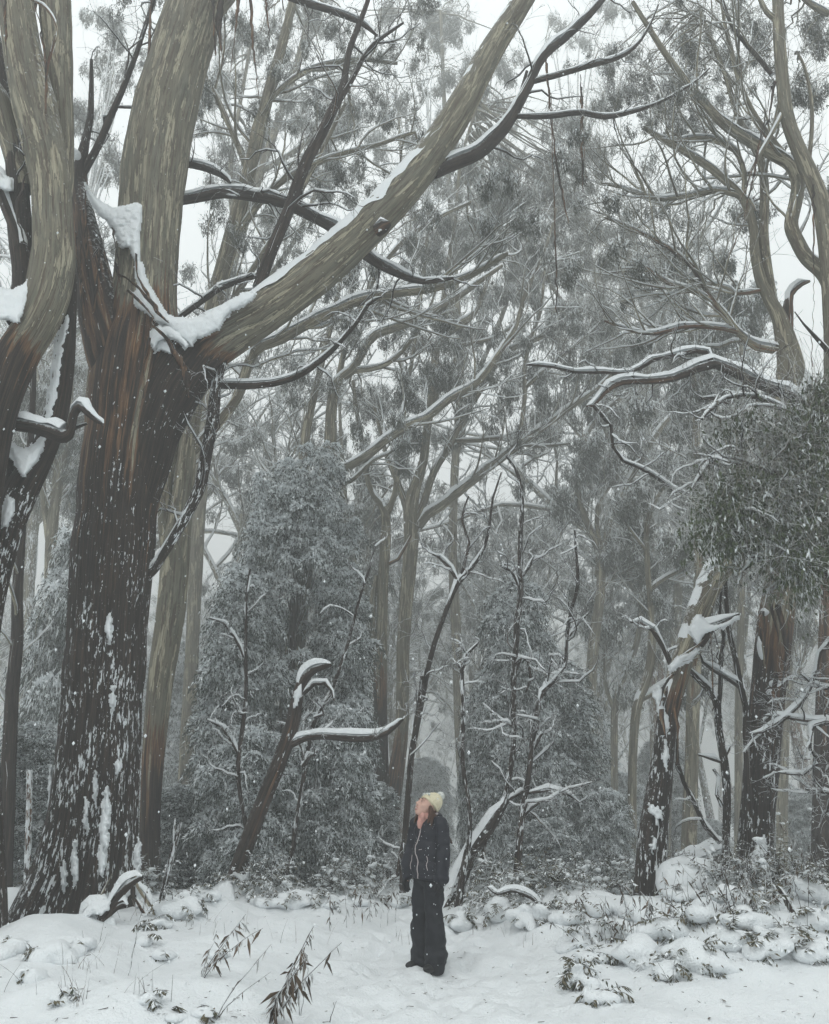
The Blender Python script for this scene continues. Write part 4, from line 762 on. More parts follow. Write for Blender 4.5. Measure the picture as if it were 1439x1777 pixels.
T = Tree('broken_stump', 'broken white-crusted stump with two prongs beside the huge dark trunk', 11.8, [(280, 1560, 12), (290, 1520, 11), (300, 1480, 11), (308, 1450, 10), (315, 1428, 5)], cat='stump', sides=12, fl=1.1, bark=0, snow=1.5); T.limb([(303, 1470, 8), (303, 1442, 5), (305, 1420, 3)], fl=1.1); T.done()
T = Tree('broken_stump', 'thin white-crusted dead post of a tree left of the huge dark trunk', 12.5, [(48, 1560, 13), (50, 1480, 12), (52, 1400, 11), (53, 1336, 10)], cat='stump', sides=12, fl=1.1, bark=.3, snow=1.5); T.done()
sap('straight dark trunk without branches at the far left edge', 14., [(8, 1600, 34), (10, 1450, 30), (16, 1300, 27), (24, 1150, 23), (34, 1000, 19), (40, 900, 15), (52, 760, 12), (62, 600, 10)], name='slim_tree', bark=-.1, fl=.25, tw=10, L=1.6, kind='gum')

# ---- 9. paler gums farther back, traced
def gum(lab, D, pts, limbs, tw=(10, 2.4, .3), reg=(), bark=1.1, sc=(.8, 1.25)):
    T = Tree('gum_tree', lab, D, pts, sides=16, bark=bark, snow=1., crook=.006)
    T.twigs(spline(px_path(DM(D), pts), .5), tw[0], tw[1], tw[2], t0=.5)
    for l in limbs: T.limb(l, bark=1.1, tw=(max(5, tw[0] - 2), tw[1], tw[2]), snow=1.2, sides=8)
    if reg: T.region(reg, sc)
    T.done(sc); return T
gum('pale gum with a snowy elbow fork between the dark saplings and the leaning right gum', 22., [(1010, 1560, 30), (1018, 1400, 24), (1022, 1250, 22), (1030, 1120, 20), (1042, 1030, 17), (1040, 960, 14), (1016, 900, 12), (1003, 860, 11), (1006, 810, 11), (1015, 760, 10), (1035, 730, 8), (1075, 690, 5)],
    [[(1036, 1000, 12), (1048, 950, 12), (1060, 900, 12), (1082, 850, 12), (1110, 800, 11), (1150, 740, 9), (1190, 690, 7), (1220, 620, 5)], [(1044, 960, 9), (1035, 905, 8), (1036, 880, 7), (1060, 840, 6), (1080, 820, 4)], [(1042, 1030, 8), (1060, 1005, 7), (1100, 985, 5)]], reg=[(1070, 760, 40, 40, 23, 6), (1010, 690, 40, 40, 23, 8), (1110, 680, 40, 40, 23, 7)])
gum('snow-plastered gum leaning right in the mist left of the leaning right gum', 19., [(1090, 1560, 20), (1097, 1450, 17), (1098, 1320, 16), (1104, 1230, 17), (1116, 1195, 17), (1128, 1150, 16), (1131, 1100, 13), (1128, 1040, 11), (1124, 980, 10), (1122, 920, 10), (1130, 880, 10), (1150, 845, 8), (1180, 780, 6)],
    [[(1112, 1215, 9), (1130, 1205, 9), (1150, 1190, 8), (1170, 1170, 6)], [(1130, 1020, 8), (1160, 1000, 7), (1200, 980, 6), (1235, 955, 4)], [(1126, 960, 7), (1100, 930, 6), (1080, 900, 4)]], tw=(7, 1.6, .2))
gum('thin pale gum bowing left in the mist beside the snow-plastered one', 23., [(1062, 1560, 16), (1066, 1400, 14), (1066, 1290, 13), (1068, 1220, 13), (1080, 1180, 12), (1100, 1130, 11), (1112, 1070, 9), (1112, 1000, 7)], [[(1068, 1240, 7), (1050, 1180, 7), (1052, 1100, 6)]], tw=(7, 1.6, .2))
gum('straight grey gum trunk in the gap between the two right-hand gums', 17.5, [(1196, 1560, 32), (1196, 1470, 29), (1200, 1330, 25), (1204, 1200, 24), (1212, 1080, 20), (1212, 940, 16), (1208, 800, 14), (1206, 660, 11), (1190, 520, 8)], [[(1208, 760, 9), (1220, 640, 9), (1250, 560, 7)]], tw=(10, 2., .3), bark=.9, reg=[(1200, 560, 40, 50, 18.5, 8), (1180, 690, 30, 30, 18.5, 3)])
gum('thin pale trunk just left of the stout right gum', 22., [(1280, 1560, 16), (1282, 1400, 15), (1282, 1240, 14), (1286, 1100, 13), (1290, 900, 12), (1290, 700, 9), (1285, 560, 6)], [], tw=(8, 2, .3), bark=1.1)
gum('pale trunk showing just right of the stout right gum', 21., [(1358, 1560, 24), (1358, 1400, 21), (1362, 1240, 20), (1370, 1080, 17), (1376, 900, 13), (1380, 700, 10)], [[(1366, 1200, 8), (1385, 1160, 7), (1410, 1060, 6)]], tw=(8, 2, .3), bark=1.)
gum('paired grey gum trunks in mist between the great gum and the left edge', 20., [(84, 1560, 24), (82, 1400, 21), (82, 1200, 20), (85, 1050, 19), (90, 930, 20), (100, 850, 18), (118, 740, 14), (124, 600, 11), (135, 450, 8)], [[(88, 960, 12), (76, 850, 12), (74, 740, 10), (60, 620, 8)], [(92, 900, 8), (98, 800, 9), (92, 700, 7)]], reg=[(150, 200, 50, 60, 21, 12), (200, 120, 50, 50, 21, 12), (190, 300, 40, 60, 21, 12), (170, 60, 50, 40, 21, 10), (210, 400, 30, 40, 21, 5), (20, 700, 40, 50, 21, 6), (100, 650, 30, 50, 21, 6), (60, 800, 50, 50, 21, 8)], tw=(9, 2.2, .3))
gum('tall grey gum crossing behind the level snow-topped branch', 22., [(310, 1560, 30), (330, 1200, 26), (345, 900, 24), (362, 700, 22), (380, 560, 20), (412, 430, 18), (452, 300, 15), (500, 160, 13), (540, 20, 10)], [[(412, 430, 10), (400, 300, 9), (420, 160, 7), (440, 60, 5)], [(380, 560, 10), (450, 500, 9), (520, 400, 8), (560, 300, 6)], [(452, 300, 9), (540, 240, 8), (600, 160, 6)]], tw=(12, 2.6, .3), reg=[(420, 250, 50, 60, 23, 10), (560, 200, 50, 50, 23, 10), (390, 150, 40, 50, 23, 8), (380, 60, 40, 40, 23, 8)])
gum('pale gum forking low in the misty gap above the snapped tree top', 24., [(610, 1560, 24), (612, 1300, 20), (614, 1160, 20), (612, 1080, 18), (618, 1000, 15), (606, 940, 11), (600, 880, 9), (594, 800, 7), (590, 700, 5)], [[(613, 1100, 12), (632, 1040, 12), (640, 960, 10), (646, 880, 8)], [(616, 1000, 7), (612, 920, 7), (622, 860, 5)]], tw=(9, 2., .3))
gum('forked misty gum crowned with dark leaf bunches at the top centre', 25., [(820, 1560, 24), (800, 1300, 20), (792, 1100, 18), (786, 950, 16), (790, 800, 14), (800, 650, 13), (792, 500, 11), (780, 330, 10), (770, 150, 8), (765, 20, 6)], [[(790, 800, 9), (830, 650, 9), (880, 520, 8), (900, 400, 6)], [(795, 560, 8), (740, 430, 7), (700, 300, 6), (690, 180, 4)], [(780, 350, 7), (830, 220, 7), (850, 120, 5)]], tw=(12, 2.8, .35),
    reg=[(770, 25, 50, 40, 26, 22), (740, 60, 50, 40, 26, 14), (830, 130, 40, 50, 26, 14), (690, 20, 40, 30, 26, 8), (880, 100, 30, 40, 26, 10), (900, 190, 40, 40, 26, 12), (650, 240, 40, 40, 26, 8), (560, 40, 40, 40, 26, 10)], sc=(.8, 1.2))
gum('misty many-limbed gum rising behind the arched snowy branch', 26., [(1150, 1560, 24), (1160, 1300, 20), (1172, 1100, 18), (1180, 900, 17), (1150, 760, 15), (1100, 640, 14), (1050, 530, 11), (1020, 430, 9), (1000, 340, 6)], [[(1180, 900, 11), (1200, 760, 11), (1160, 640, 10), (1110, 520, 9), (1090, 420, 7)], [(1150, 760, 9), (1080, 680, 8), (1000, 560, 8), (940, 470, 6)], [(1190, 850, 9), (1240, 720, 9), (1250, 600, 8), (1230, 480, 6)]], tw=(13, 2.6, .3),
    reg=[(1080, 480, 60, 50, 27, 16), (1150, 520, 50, 50, 27, 10), (1230, 420, 40, 50, 27, 8), (1010, 500, 40, 40, 27, 8), (1100, 600, 50, 40, 27, 8), (1040, 650, 30, 40, 27, 4), (1270, 620, 40, 40, 27, 6), (1060, 30, 50, 40, 27, 12), (990, 60, 50, 40, 27, 12), (1040, 170, 50, 40, 27, 12), (1340, 560, 40, 50, 27, 8), (1260, 300, 40, 40, 27, 5)], sc=(.8, 1.2))

# ---- 10. misty forest behind: a few kinds of gum, copied
def proto_gum(H, r, seed, far=False):
    global rng
    keep = rng; rng = np.random.default_rng(seed)
    root = empty('gum_tree', (0, 0, 0), 'x', 'tree'); tr = MB(); tw = MB(); sn = MB(); fo = MB()
    z = np.linspace(-.5, H * .5, 12); lean = rng.normal(size=2) * .04
    P = np.stack([z * lean[0] + .3 * vnoise(p3(z * .2, z * 0 + seed), 1), z * lean[1] + .3 * vnoise(p3(z * .2, z * 0 + seed + 9), 1), z], 1)[None]
    R = (r * np.linspace(1.15, .62, 12))[None]; tubes(tr, P, R, 14, np.linspace(.2, 1.1, 12)[None], .9); snow_caps(sn, P, R, 5)
    nl = rng.integers(5, 8)
    P1, R1 = grow(P, R, nl, H * .5, wob=.09, up=.16, t0=.55, t1=1., spread=.75, K=12, rmin=.03, rk=.75, taper=.2)
    R1 = r * .52 * np.linspace(1, .16, 12)[None] * (.75 + .4 * rng.random((nl, 1)))
    tubes(tr, P1, R1, 10, 1.1, .9); snow_caps(sn, P1, R1, 5, 1.3)
    P2, R2 = grow(P1, R1, 9, H * .17, wob=.14, up=.10, t0=.2, K=9, rmin=.022, rk=.65, taper=.3)
    tubes(tr, P2, R2, 5, 1.1, .5); snow_caps(sn, P2, np.maximum(R2, .035), 3, 1.5)
    P3, R3 = grow(P2, R2, 6, H * .08, wob=.2, up=.05, t0=.25, K=6, rmin=.015); tubes(tw, P3, R3, 3, .9, 0.); snow_caps(sn, P3, np.maximum(R3, .02), 3, 1.2)
    P4, R4 = grow(P3, R3, 3, H * .04, wob=.2, up=.0, t0=.3, K=4, rmin=.013); tubes(tw, P4, R4, 3, .9, 0.)
    E = np.concatenate([P3[:, -1][rng.random(len(P3)) < .17], P4[:, -1][rng.random(len(P4)) < .02]])
    stamp(fo, GUMF if far else GUM, E, .8 + .6 * rng.random(len(E)))
    tr.obj('trunk', M_bark, root); sn.obj('snow_cover', M_snow, root); tw.obj('twigs', M_twig, root, kind='stuff'); fo.obj('crown', M_leaf, root, kind='stuff')
    rng = keep; return root
PG = [proto_gum(26, .28, 3), proto_gum(22, .22, 5), proto_gum(30, .30, 8), proto_gum(24, .25, 13, True), proto_gum(30, .28, 21, True)]
used = [False] * len(PG)
def place(i, x, y, rz, sc, lab, group):
    src = PG[i]
    if used[i]: o = copy_tree(src)
    else: o = src; used[i] = True
    o.location = (x, y, gz(x, y)); o.rotation_euler = (0, 0, rz); o.scale = (sc, sc, sc); tag(o, lab, 'tree', group)
r_ = random.Random(5)
mid = [(25, 38, 0), (100, 44, 2), (235, 48, 0), (420, 41, 2), (560, 47, 1), (700, 52, 2), (850, 54, 0), (905, 44, 1), (1030, 48, 0), (1140, 42, 2), (1245, 46, 1), (1340, 42, 0), (1425, 38, 2)]
for k, (px, D, i) in enumerate(mid):
    q = at(px, 1450, D); place(i, q[0], D, r_.random() * 6.28, .9 + .75 * r_.random(), 'grey gum in the mist with arching limbs and hanging leaf bunches', 'gum trees in the mist behind the wattles')
for k in range(44):
    D = 55 + 80 * (k / 44) + r_.random() * 5; px = -80 + 1600 * ((k * .618034) % 1); q = at(px, 1450, D)
    place(3 + k % 2, q[0], D, r_.random() * 6.28, .8 + .4 * r_.random(), 'faint pale gum dissolving into the mist at the back', 'faint gum trees at the back')

# ---- 11. snow-laden wattles
def proto_wattle(seed, H=1., n=330, squat=1.):
    "bushy crown, radius about .25 and height 1, to be scaled"
    global rng
    keep = rng; rng = np.random.default_rng(seed)
    lobes = []
    for k in range(26):
        z = .06 + .86 * (k / 25) ** .9; rr = .27 * math.sin(min(1, (1.03 - z) * 1.7 + .05) * 1.57) * squat; a = k * 2.4 + rng.random()
        lobes.append((math.cos(a) * rr * .68, math.sin(a) * rr * .68, z, .10 + .05 * rng.random()))
    return_l = lobes; P = []; sn = []
    for (x, y, z, r0) in lobes:
        m = n // 20; d = nrm(rng.normal(size=(m, 3)) * np.array([1, 1, .8]) + np.array([x * 3, y * 3, .25]))
        P.append(np.array([x, y, z]) + d * r0 * (.55 + .5 * rng.random((m, 1))) * np.array([1, 1, .75]))
    P = np.concatenate(P); rng = keep; return P, lobes
WCR = {}
def wattle(lab, px, D, ytop, wid_px, seed, group=None, n=330, base_y=None, sc=None, snow=.0, name='wattle_tree'):
    fs = DM(D) / D; D = DM(D)
    q = at(px, 1500, D); x, y = q[0], D; g = gz(x, y); top = at(px, ytop, D)[2] - .3 * fs; H = top - g
    Rw = max(.35, wid_px / 2 * zc(np.array([x, D, g + H * .4])) / F - .34 * fs * np.mean(sc or (.95, 1.55)))
    P, lobes = proto_wattle(seed, n=int(n * .85)); A = P * np.array([Rw / .27, Rw / .27, H]) + np.array([x, y, g])
    root = empty(name, (x, y, g), lab, 'tree', group); fo = MB(); s_ = sc or (.95, 1.55)
    cl = fbm(A * 1.3, 2, 91)
    key = seed if seed in (1, 6) else 200 + seed % 4 if not group else 300 + seed % 2
    if key not in WCR:                      # crowns of the same kind share one mesh
        B_ = P * np.array([Rw / .27, Rw / .27, H]); stamp(fo, TUFT, B_, fs * (s_[0] + (s_[1] - s_[0]) * rng.random(len(A))), snow=snow)
        for b_ in fo.B:                      # extra frosted blades
            w = rng.random((len(b_) // 3, 1)) < (.38 if group else .13); b_.reshape(-1, 3, 3)[..., 0] = np.where(w, .85, b_.reshape(-1, 3, 3)[..., 0])
        WCR[key] = (fo.mesh('crown', M_wattle), Rw, H)
    me, r0, h0 = WCR[key]; o = bpy.data.objects.new('crown', me); COL.objects.link(o); o.parent = root; o['kind'] = 'stuff'
    o.scale = (Rw / r0, Rw / r0, H / h0); o.rotation_euler = (0, 0, seed * 1.7)
    tr = MB(); z = np.linspace(0, 1, 10); tp = np.stack([x + .15 * vnoise(p3(z * 3, z * 0 + seed)), y + .15 * vnoise(p3(z * 3, z * 0 + seed + 5)), g - .2 + z * H * .92], 1)
    tubes(tr, tp[None], (np.linspace(.018, .004, 10) * H)[None], 8, -.1, .3); tr.obj('trunk', M_bark, root)
    tw = MB(); hub = np.array([[np.interp(g + l[2] * H * .7, tp[:, 2], tp[:, k]) for k in range(3)] for l in lobes]); B = np.array([l[:3] for l in lobes]) * np.array([Rw / .27, Rw / .27, H]) + np.array([x, y, g])
    t = np.linspace(0, 1, 6)[None, :, None]; Pp = hub[:, None] * (1 - t) + B[:, None] * t + .06 * rng.normal(size=(len(B), 6, 3)); R = np.linspace(.03, .01, 6)[None] * np.ones((len(B), 1))
    tubes(tw, Pp, R, 5, -.1, .3); P2, R2 = grow(Pp, R, 4, H * .10, wob=.25, K=4, rmin=.007); tubes(tw, P2, R2, 3, 0, 0); tw.obj('twigs', M_twig, root, kind='stuff')
    return root
wattle('tallest snow-laden wattle, a broad dark green cone of foliage left of centre', 480, 17.5, 765, 300, 1, n=560)
wattle('rounded wattle behind the leaning broken tree, joined to the tallest one on its right', 585, 17.8, 960, 150, 2, n=260)
wattle('low wattle filling the space right of the huge dark trunk', 375, 16.5, 960, 150, 3, n=300)
wattle('short dense wattle behind the foot of the leaning broken tree', 420, 15.2, 1230, 200, 4, n=260, sc=(.8, 1.25))
wattle('short dense wattle between the broken tree and the woman', 570, 15.6, 1200, 190, 5, n=260, sc=(.8, 1.25))
wattle('broad dark wattle with a pointed top right of the woman', 915, 18.3, 975, 190, 6, n=420)
wattle('wattle with a lower rounded top on the right shoulder of the pointed one', 1000, 18.8, 1120, 150, 7, n=260)
wattle('dim wattle directly behind the woman between the pale trunk and the dark sapling', 830, 19.6, 1180, 110, 8, n=200)
wattle('tall misty wattle between the far left trunk and the huge dark trunk', 60, 19., 890, 190, 9, n=420)
wattle('bushy low wattle with white sprays at the far left edge', 25, 14.8, 1225, 150, 10, n=240, sc=(.8, 1.25))
wattle('low wattle with white sprays behind the white-crusted dead post', 95, 16., 1290, 130, 11, n=200, sc=(.8, 1.25))
wattle('small dark wattle low down left of the leaning right gum', 1060, 16.5, 1340, 130, 12, n=200, sc=(.75, 1.1))
wattle('small dark wattle low down behind the dark saplings', 950, 15.8, 1390, 140, 13, n=200, sc=(.75, 1.1))
wattle('small dark wattle low down just left of the woman', 660, 16.4, 1330, 100, 14, n=170, sc=(.75, 1.1))
wattle('low wattle in the shade beside the right foot of the huge dark trunk', 300, 15.5, 1330, 120, 15, n=180, sc=(.75, 1.1))
for k, (px, D, yt, w) in enumerate([(150, 24, 1150, 170), (260, 27, 1100, 170), (740, 36, 1300, 120), (1090, 24, 1320, 130), (1170, 27, 1260, 140), (1240, 23, 1400, 120), (1350, 25, 1330, 160), (1420, 22, 1350, 150), (880, 31, 1150, 150), (1010, 32, 1200, 170), (560, 30, 1080, 160)]):
    wattle('misty low understorey tree behind the nearer wattles', px, D, yt, w, 30 + k % 3, 'misty understorey trees', n=240, sc=(1.3, 1.9))

# ---- 12. undergrowth
def pillow(mb, c, rx, ry, h, seed, fall=1.):
    nr, na = 9, 20; r = np.linspace(0, 1, nr)[:, None]; a = np.arange(na)[None, :] / na * 2 * np.pi
    q = np.stack([np.cos(a) * 1.5 + seed * 3.1, np.sin(a) * 1.5, 0 * a], -1)
    rn = 1 + .9 * vnoise(q, 9) + .5 * vnoise(q * 2.7, 19)
    X = np.cos(a) * r ** .8 * rx * rn; Y = np.sin(a) * r ** .8 * ry * rn
    Z = h * (1 - r ** 2.2) ** .7 - fall * h * np.clip(r - .8, 0, 1) * 4 + 0 * a
    V = np.stack([X, Y, Z], -1) + c; N_ = fbm(V * 3.6 + seed, 2, 17)[..., None]; M_ = fbm(V * 6 + 40, 2, 27)[..., None]
    V = V + np.array([0, 0, 1.]) * h * N_ + np.concatenate([M_ * rx * .35, -N_ * ry * .3, 0 * M_], -1)
    mb.add(V, quads(nr, na))
def fronds(mb, c, n, L, r_, droop=1.1, up=.6, leaf=.045, w=.014, snow=.35, K=9, per=2):
    a = r_.random(n) * 6.28; el = up + .35 * r_.normal(size=n)
    d = np.stack([np.cos(a) * np.cos(el), np.sin(a) * np.cos(el), np.sin(el)], 1); Ln = L * (.6 + .7 * r_.random(n))
    P = [np.repeat(c[None], n, 0) + r_.normal(size=(n, 3)) * .02]
    for k in range(K - 1):
        d = nrm(d + np.array([0, 0, -droop / K]) * 1.6 + .10 * r_.normal(size=(n, 3))); P.append(P[-1] + d * (Ln / (K - 1))[:, None])
    P = np.stack(P, 1); mb2 = MB()
    T = nrm(np.gradient(P, axis=1)); sd = nrm(np.cross(T, np.array([0, 0, 1.])))
    t = np.linspace(0, 1, K)
    for s_ in (-1, 1):
        for q in range(per):
            f = (q + .5) / per; B = P[:, 1:-1] * (1 - f) + P[:, 2:] * f; D = nrm(T[:, 1:-1] * .5 + sd[:, 1:-1] * s_ + r_.normal(size=B.shape) * .25 + np.array([0, 0, -.45]))
            B = B.reshape(-1, 3); D = D.reshape(-1, 3); m = len(B); lt = np.tile(np.sin(np.clip(t[1:-1] * 2.6 + .35, 0, 3.0)), n)
            V, pm = leafset(B, D, leaf * 2 * (.5 + .6 * r_.random(m)) * lt, w * 1.6 * np.ones(m), nrm(r_.normal(size=(m, 3)) * .3 + np.array([0, 0, 1.])), (r_.random(m) < snow) * .75 + .1, r_.random(m))
            mb.add(V, np.arange(m * 4).reshape(-1, 4), None, pm)
    return P
def shrub(lab, px, py, w, h, seed, kind='brush', group=None, npil=3, name='snowy_shrub', dense=1., up=.55, snow=.35):
    r_ = np.random.default_rng(seed); g = gp(px, py); sc = zc(g) / F; W_ = w * sc; H = h * sc
    root = empty(name, g, lab, 'shrub' if name != 'snowy_fern' else 'fern', group); lf = MB(); st = MB(); pl = MB()
    n = int(17 * dense)
    P = fronds(lf, g + np.array([0, .0, H * (.30 if H < .38 else .1)]), n, W_ * .62 if H < .38 else H * 1.15, r_, leaf=.035 + .02 * r_.random(), w=.013, up=up, snow=snow)
    if kind == 'brush':
        V, pm = near_proto(r_, int(60 * dense), .07, .02); V = V * 1; V[..., 0] *= W_ * 1.5; V[..., 1] *= W_ * 1.2; V[..., 2] *= H * 2.2
        C = V.reshape(-1, 4, 3).mean(1); sz = .046 * (.6 + .8 * r_.random(len(C))); D = nrm(r_.normal(size=(len(C), 3)) + np.array([0, 0, -.9]))
        V, pm = leafset(C, D, sz, sz * .34, nrm(r_.normal(size=C.shape)), (r_.random(len(C)) < snow) * .8 + .1, r_.random(len(C)), .2)
        lf.add(V + g + np.array([0, -.02, H * .26]), np.arange(len(C) * 4).reshape(-1, 4), None, pm)
    tubes(st, P, np.linspace(.0055, .002, P.shape[1])[None] * np.ones((n, 1)), 3, .1, .2)
    tall = H > .38; fern = kind == 'fern'; pr = []
    for k in range(npil * 2 + (26 if tall else 1)):
        a = r_.random() * 6.28; q = r_.random() ** .6; rr = (0. if k == 0 and not tall else .40 * q) * W_
        env = H * (.50 if fern else .72) * (1 - .75 * q * q); zz = (r_.random() * H * .95) if tall else (0 if k == 0 else env * (.1 + .75 * r_.random()))
        r0 = min(.24, W_ * (.34 if k == 0 else .13 + .15 * r_.random())) * (.22 if tall else 1.); fl_ = .45 + .25 * r_.random()
        if tall: c_ = P[r_.integers(0, len(P)), r_.integers(2, 8)] - g; pr.append(('e', tuple(c_ + [0, 0, r0 * .3]), (r0 * 1.6, r0, r0 * .7), (0, 0, a))); continue
        pr.append(('e', (math.cos(a) * rr, math.sin(a) * rr * .8, zz + (env * .3 if k == 0 and not tall else 0)), (r0 * (1 + .5 * r_.random()), r0, r0 * fl_), (0, .25 * r_.normal(), a)))
    far_ = group is not None and 'foot of the forest' in group
    remesh(pr, .034 if far_ else .022, 'snow_load', M_snow, root, 3, lambda V: .03 * fbm(V * 7 + seed, 2, 17))['kind'] = 'stuff'
    lf.obj('leaves', M_fern, root, kind='stuff'); st.obj('stems', M_bark, root, kind='stuff')
    return root
SH = [  # right bank, back to front
 (1075, 1545, 60, 34), (1175, 1560, 80, 46), (1275, 1565, 90, 52), (1400, 1560, 100, 60), (1335, 1575, 80, 50), (1030, 1585, 80, 36), (1105, 1590, 90, 44), (1225, 1600, 100, 50), (1310, 1612, 100, 54),
 (1420, 1610, 110, 60), (1165, 1618, 100, 50), (1060, 1622, 100, 46), (1370, 1640, 100, 54), (1270, 1646, 100, 56), (1010, 1640, 90, 44), (1115, 1668, 130, 66), (1205, 1672, 120, 60), (1415, 1668, 90, 50), (1325, 1660, 90, 46), (1165, 1692, 90, 46), (1250, 1690, 80, 40), (1030, 1672, 70, 46), (1005, 1698, 60, 50)]
NM = ['back row of the right bank', 'middle of the right bank', 'front edge of the right bank']
for k, (x, y, w, h) in enumerate(SH):
    row = 0 if y < 1595 else 1 if y < 1650 else 2
    shrub('shrub pressed down by pillows of snow in the ' + NM[row], x, y, w * .9, h * .62, 100 + k, group='snow-buried shrubs, ' + NM[row], npil=3 if row < 2 else 4)
shrub('low twiggy brown clump nearest the camera right of the trodden track', 1052, 1738, 84, 40, 140, npil=2, dense=.9, up=.2, snow=.25)
shrub('leafy brown clump hanging at the left tip of the right bank', 1000, 1712, 60, 60, 141, npil=1, dense=1.1, up=.1, snow=.2)
shrub('snow-plastered bush standing taller than the rest at the right edge', 1405, 1520, 130, 120, 142, npil=5, dense=2.2, up=.9, snow=.62)
shrub('snow-plastered bush half cut off by the right edge', 1436, 1470, 90, 130, 143, npil=4, dense=2., up=.9, snow=.62)
for k, (x, y, w, h) in enumerate([(806, 1565, 64, 56), (842, 1572, 74, 48), (884, 1560, 60, 50), (872, 1592, 80, 44), (915, 1590, 70, 40), (800, 1606, 60, 34), (955, 1596, 70, 34), (925, 1612, 60, 26), (985, 1600, 60, 30)]):
    shrub('fern clump under a snow cap on the mound right of the woman', x, y, w, h, 160 + k, group='snow-capped ferns on the mound right of the woman', name='snowy_fern', npil=3, kind='fern', dense=1.1)
for k, (x, y, w, h) in enumerate([(652, 1560, 56, 50), (690, 1572, 50, 40), (610, 1572, 50, 30), (560, 1572, 60, 30), (516, 1570, 70, 34), (470, 1575, 60, 26)]):
    shrub('fern clump under a snow cap between the broken tree and the woman', x, y, w, h, 180 + k, group='snow-capped ferns left of the woman', name='snowy_fern', npil=3, kind='fern', dense=.8)
for k, (x, y, w, h) in enumerate([(300, 1592, 80, 40), (270, 1612, 50, 26), (330, 1582, 60, 34), (345, 1560, 60, 34)]):
    shrub('fern clump dusted with snow beside the right foot of the huge trunk', x, y, w, h, 190 + k, group='snow-dusted ferns beside the huge trunk', name='snowy_fern', npil=2, kind='fern', dense=1.2, up=.4, snow=.45)
for k, (x, y, w, h) in enumerate([(20, 1655, 70, 40), (85, 1668, 90, 50), (140, 1650, 60, 34), (55, 1700, 60, 26), (15, 1600, 60, 50)]):
    shrub('fern clump buried under a snow mound in front of the huge trunk', x, y, w, h, 200 + k, group='buried ferns in front of the huge trunk', name='snowy_fern', npil=3, kind='fern', dense=.5, up=.15, snow=.45)
for k, (x, y, w, h, lb) in enumerate([(250, 1642, 44, 20, 'small green fern tip poking from smooth snow near the dark stalk'), (262, 1752, 44, 34, 'curled brown fern frond at the bottom left of the picture'), (110, 1742, 64, 40, 'bleached tuft of dead fronds with grass at the bottom left'),
                                      (300, 1775, 50, 24, 'dark frond tips at the very bottom beside the curled fern'), (285, 1668, 56, 20, 'half-buried frond in the middle of the left snow'), (380, 1665, 50, 26, 'drooping brown fern under the withered weed'), (12, 1640, 40, 26, 'serrated fern at the very left edge'), (352, 1772, 50, 24, 'low snow-capped frond at the bottom left of centre')]):
    shrub(lb, x, y, w, h, 220 + k, name='snowy_fern', npil=1, kind='fern', dense=.35, up=.15, snow=.4)
# misty brush line at the foot of the forest
for k in range(30):
    px = 20 + k * 49 + (k * 37 % 23); py = 1536 + (k * 29 % 17)
    if 330 < px < 400 or 700 < px < 790: continue
    shrub('tangled brush half hidden at the foot of the forest', px, py, 90, 46 + (k * 31 % 30), 300 + k, group='brush along the foot of the forest', npil=2, dense=2.2, up=.9, snow=.45)

def weed(lab, px, py, top, seed, group=None, lean=0., leaves=9, L=.11, dark=.4, side=0, name='withered_weed', th=.0045, cat='weed'):
    "upright dead stalk from ground pixel (px,py) to height pixel `top`, hung with withered leaves"
    r_ = np.random.default_rng(seed); g = gp(px, py); H = (py - top) * zc(g) / F
    root = empty(name, g, lab, cat, group); st = MB(); lf = MB(); ns = 1 + side
    for q in range(ns):
        K = 10; t = np.linspace(0, 1, K); ln = (lean + (.35 * r_.normal() if q else .06 * r_.normal())) * H; hh = H * (1 if q == 0 else .55 + .3 * r_.random())
        P = g + np.stack([ln * t ** 1.4, .1 * H * r_.normal() * t, hh * t - .03], 1) + .012 * np.cumsum(r_.normal(size=(K, 3)), 0) * np.array([1, 1, .2]) * H
        tubes(st, P, np.linspace(th, th * .35, K), 5, .05, .35)
        if leaves:
            m = leaves; j = np.clip((.25 + .75 * r_.random(m)) * (K - 1), 0, K - 1.01); i = j.astype(int); B = P[i] + (P[i + 1] - P[i]) * (j - i)[:, None]
            a = r_.random(m) * 6.28; D = nrm(np.stack([np.cos(a) * .5, np.sin(a) * .5, -1 + .9 * r_.random(m) ** 2], 1)); Ln = L * (.3 + .9 * r_.random(m) ** 1.5)
            for f in range(2):                     # each leaf is a folded, curled pair of blades
                V, pm = leafset(B, D, Ln, Ln * .17, nrm(np.stack([np.sin(a + f), np.cos(a + f), 0 * a], 1)), (r_.random(m) < .35) * .55 + .1, np.clip(dark + .3 * r_.normal(size=m), 0, 1), .4)
                lf.add(V, np.arange(m * 4).reshape(-1, 4), None, pm)
    st.obj('stem', M_twig, root); lf.obj('leaves', M_dead, root)
    return root
for k, (x, y, t_) in enumerate([(572, 1618, 1560), (602, 1612, 1548), (616, 1604, 1545), (628, 1610, 1548), (642, 1600, 1542), (662, 1612, 1548), (672, 1606, 1550), (686, 1604, 1540), (655, 1595, 1545)]):
    weed('dead stalk hung with withered leaves in the row just left of the woman', x, y, t_ - 8, 400 + k, 'dead stalks left of the woman', leaves=12, L=.14)
weed('large drooping dead weed with many hanging leaves at the bottom centre left', 470, 1775, 1618, 420, leaves=26, L=.15, side=4, lean=.45, th=.008)
weed('second drooping dead weed with pale leaves behind the large one', 350, 1700, 1598, 421, leaves=16, L=.13, side=3, lean=.6, dark=.8, th=.006)
weed('thin dark arching weed in front of the pale drooping one', 372, 1775, 1655, 422, leaves=7, L=.10, side=1, lean=.55, th=.005)
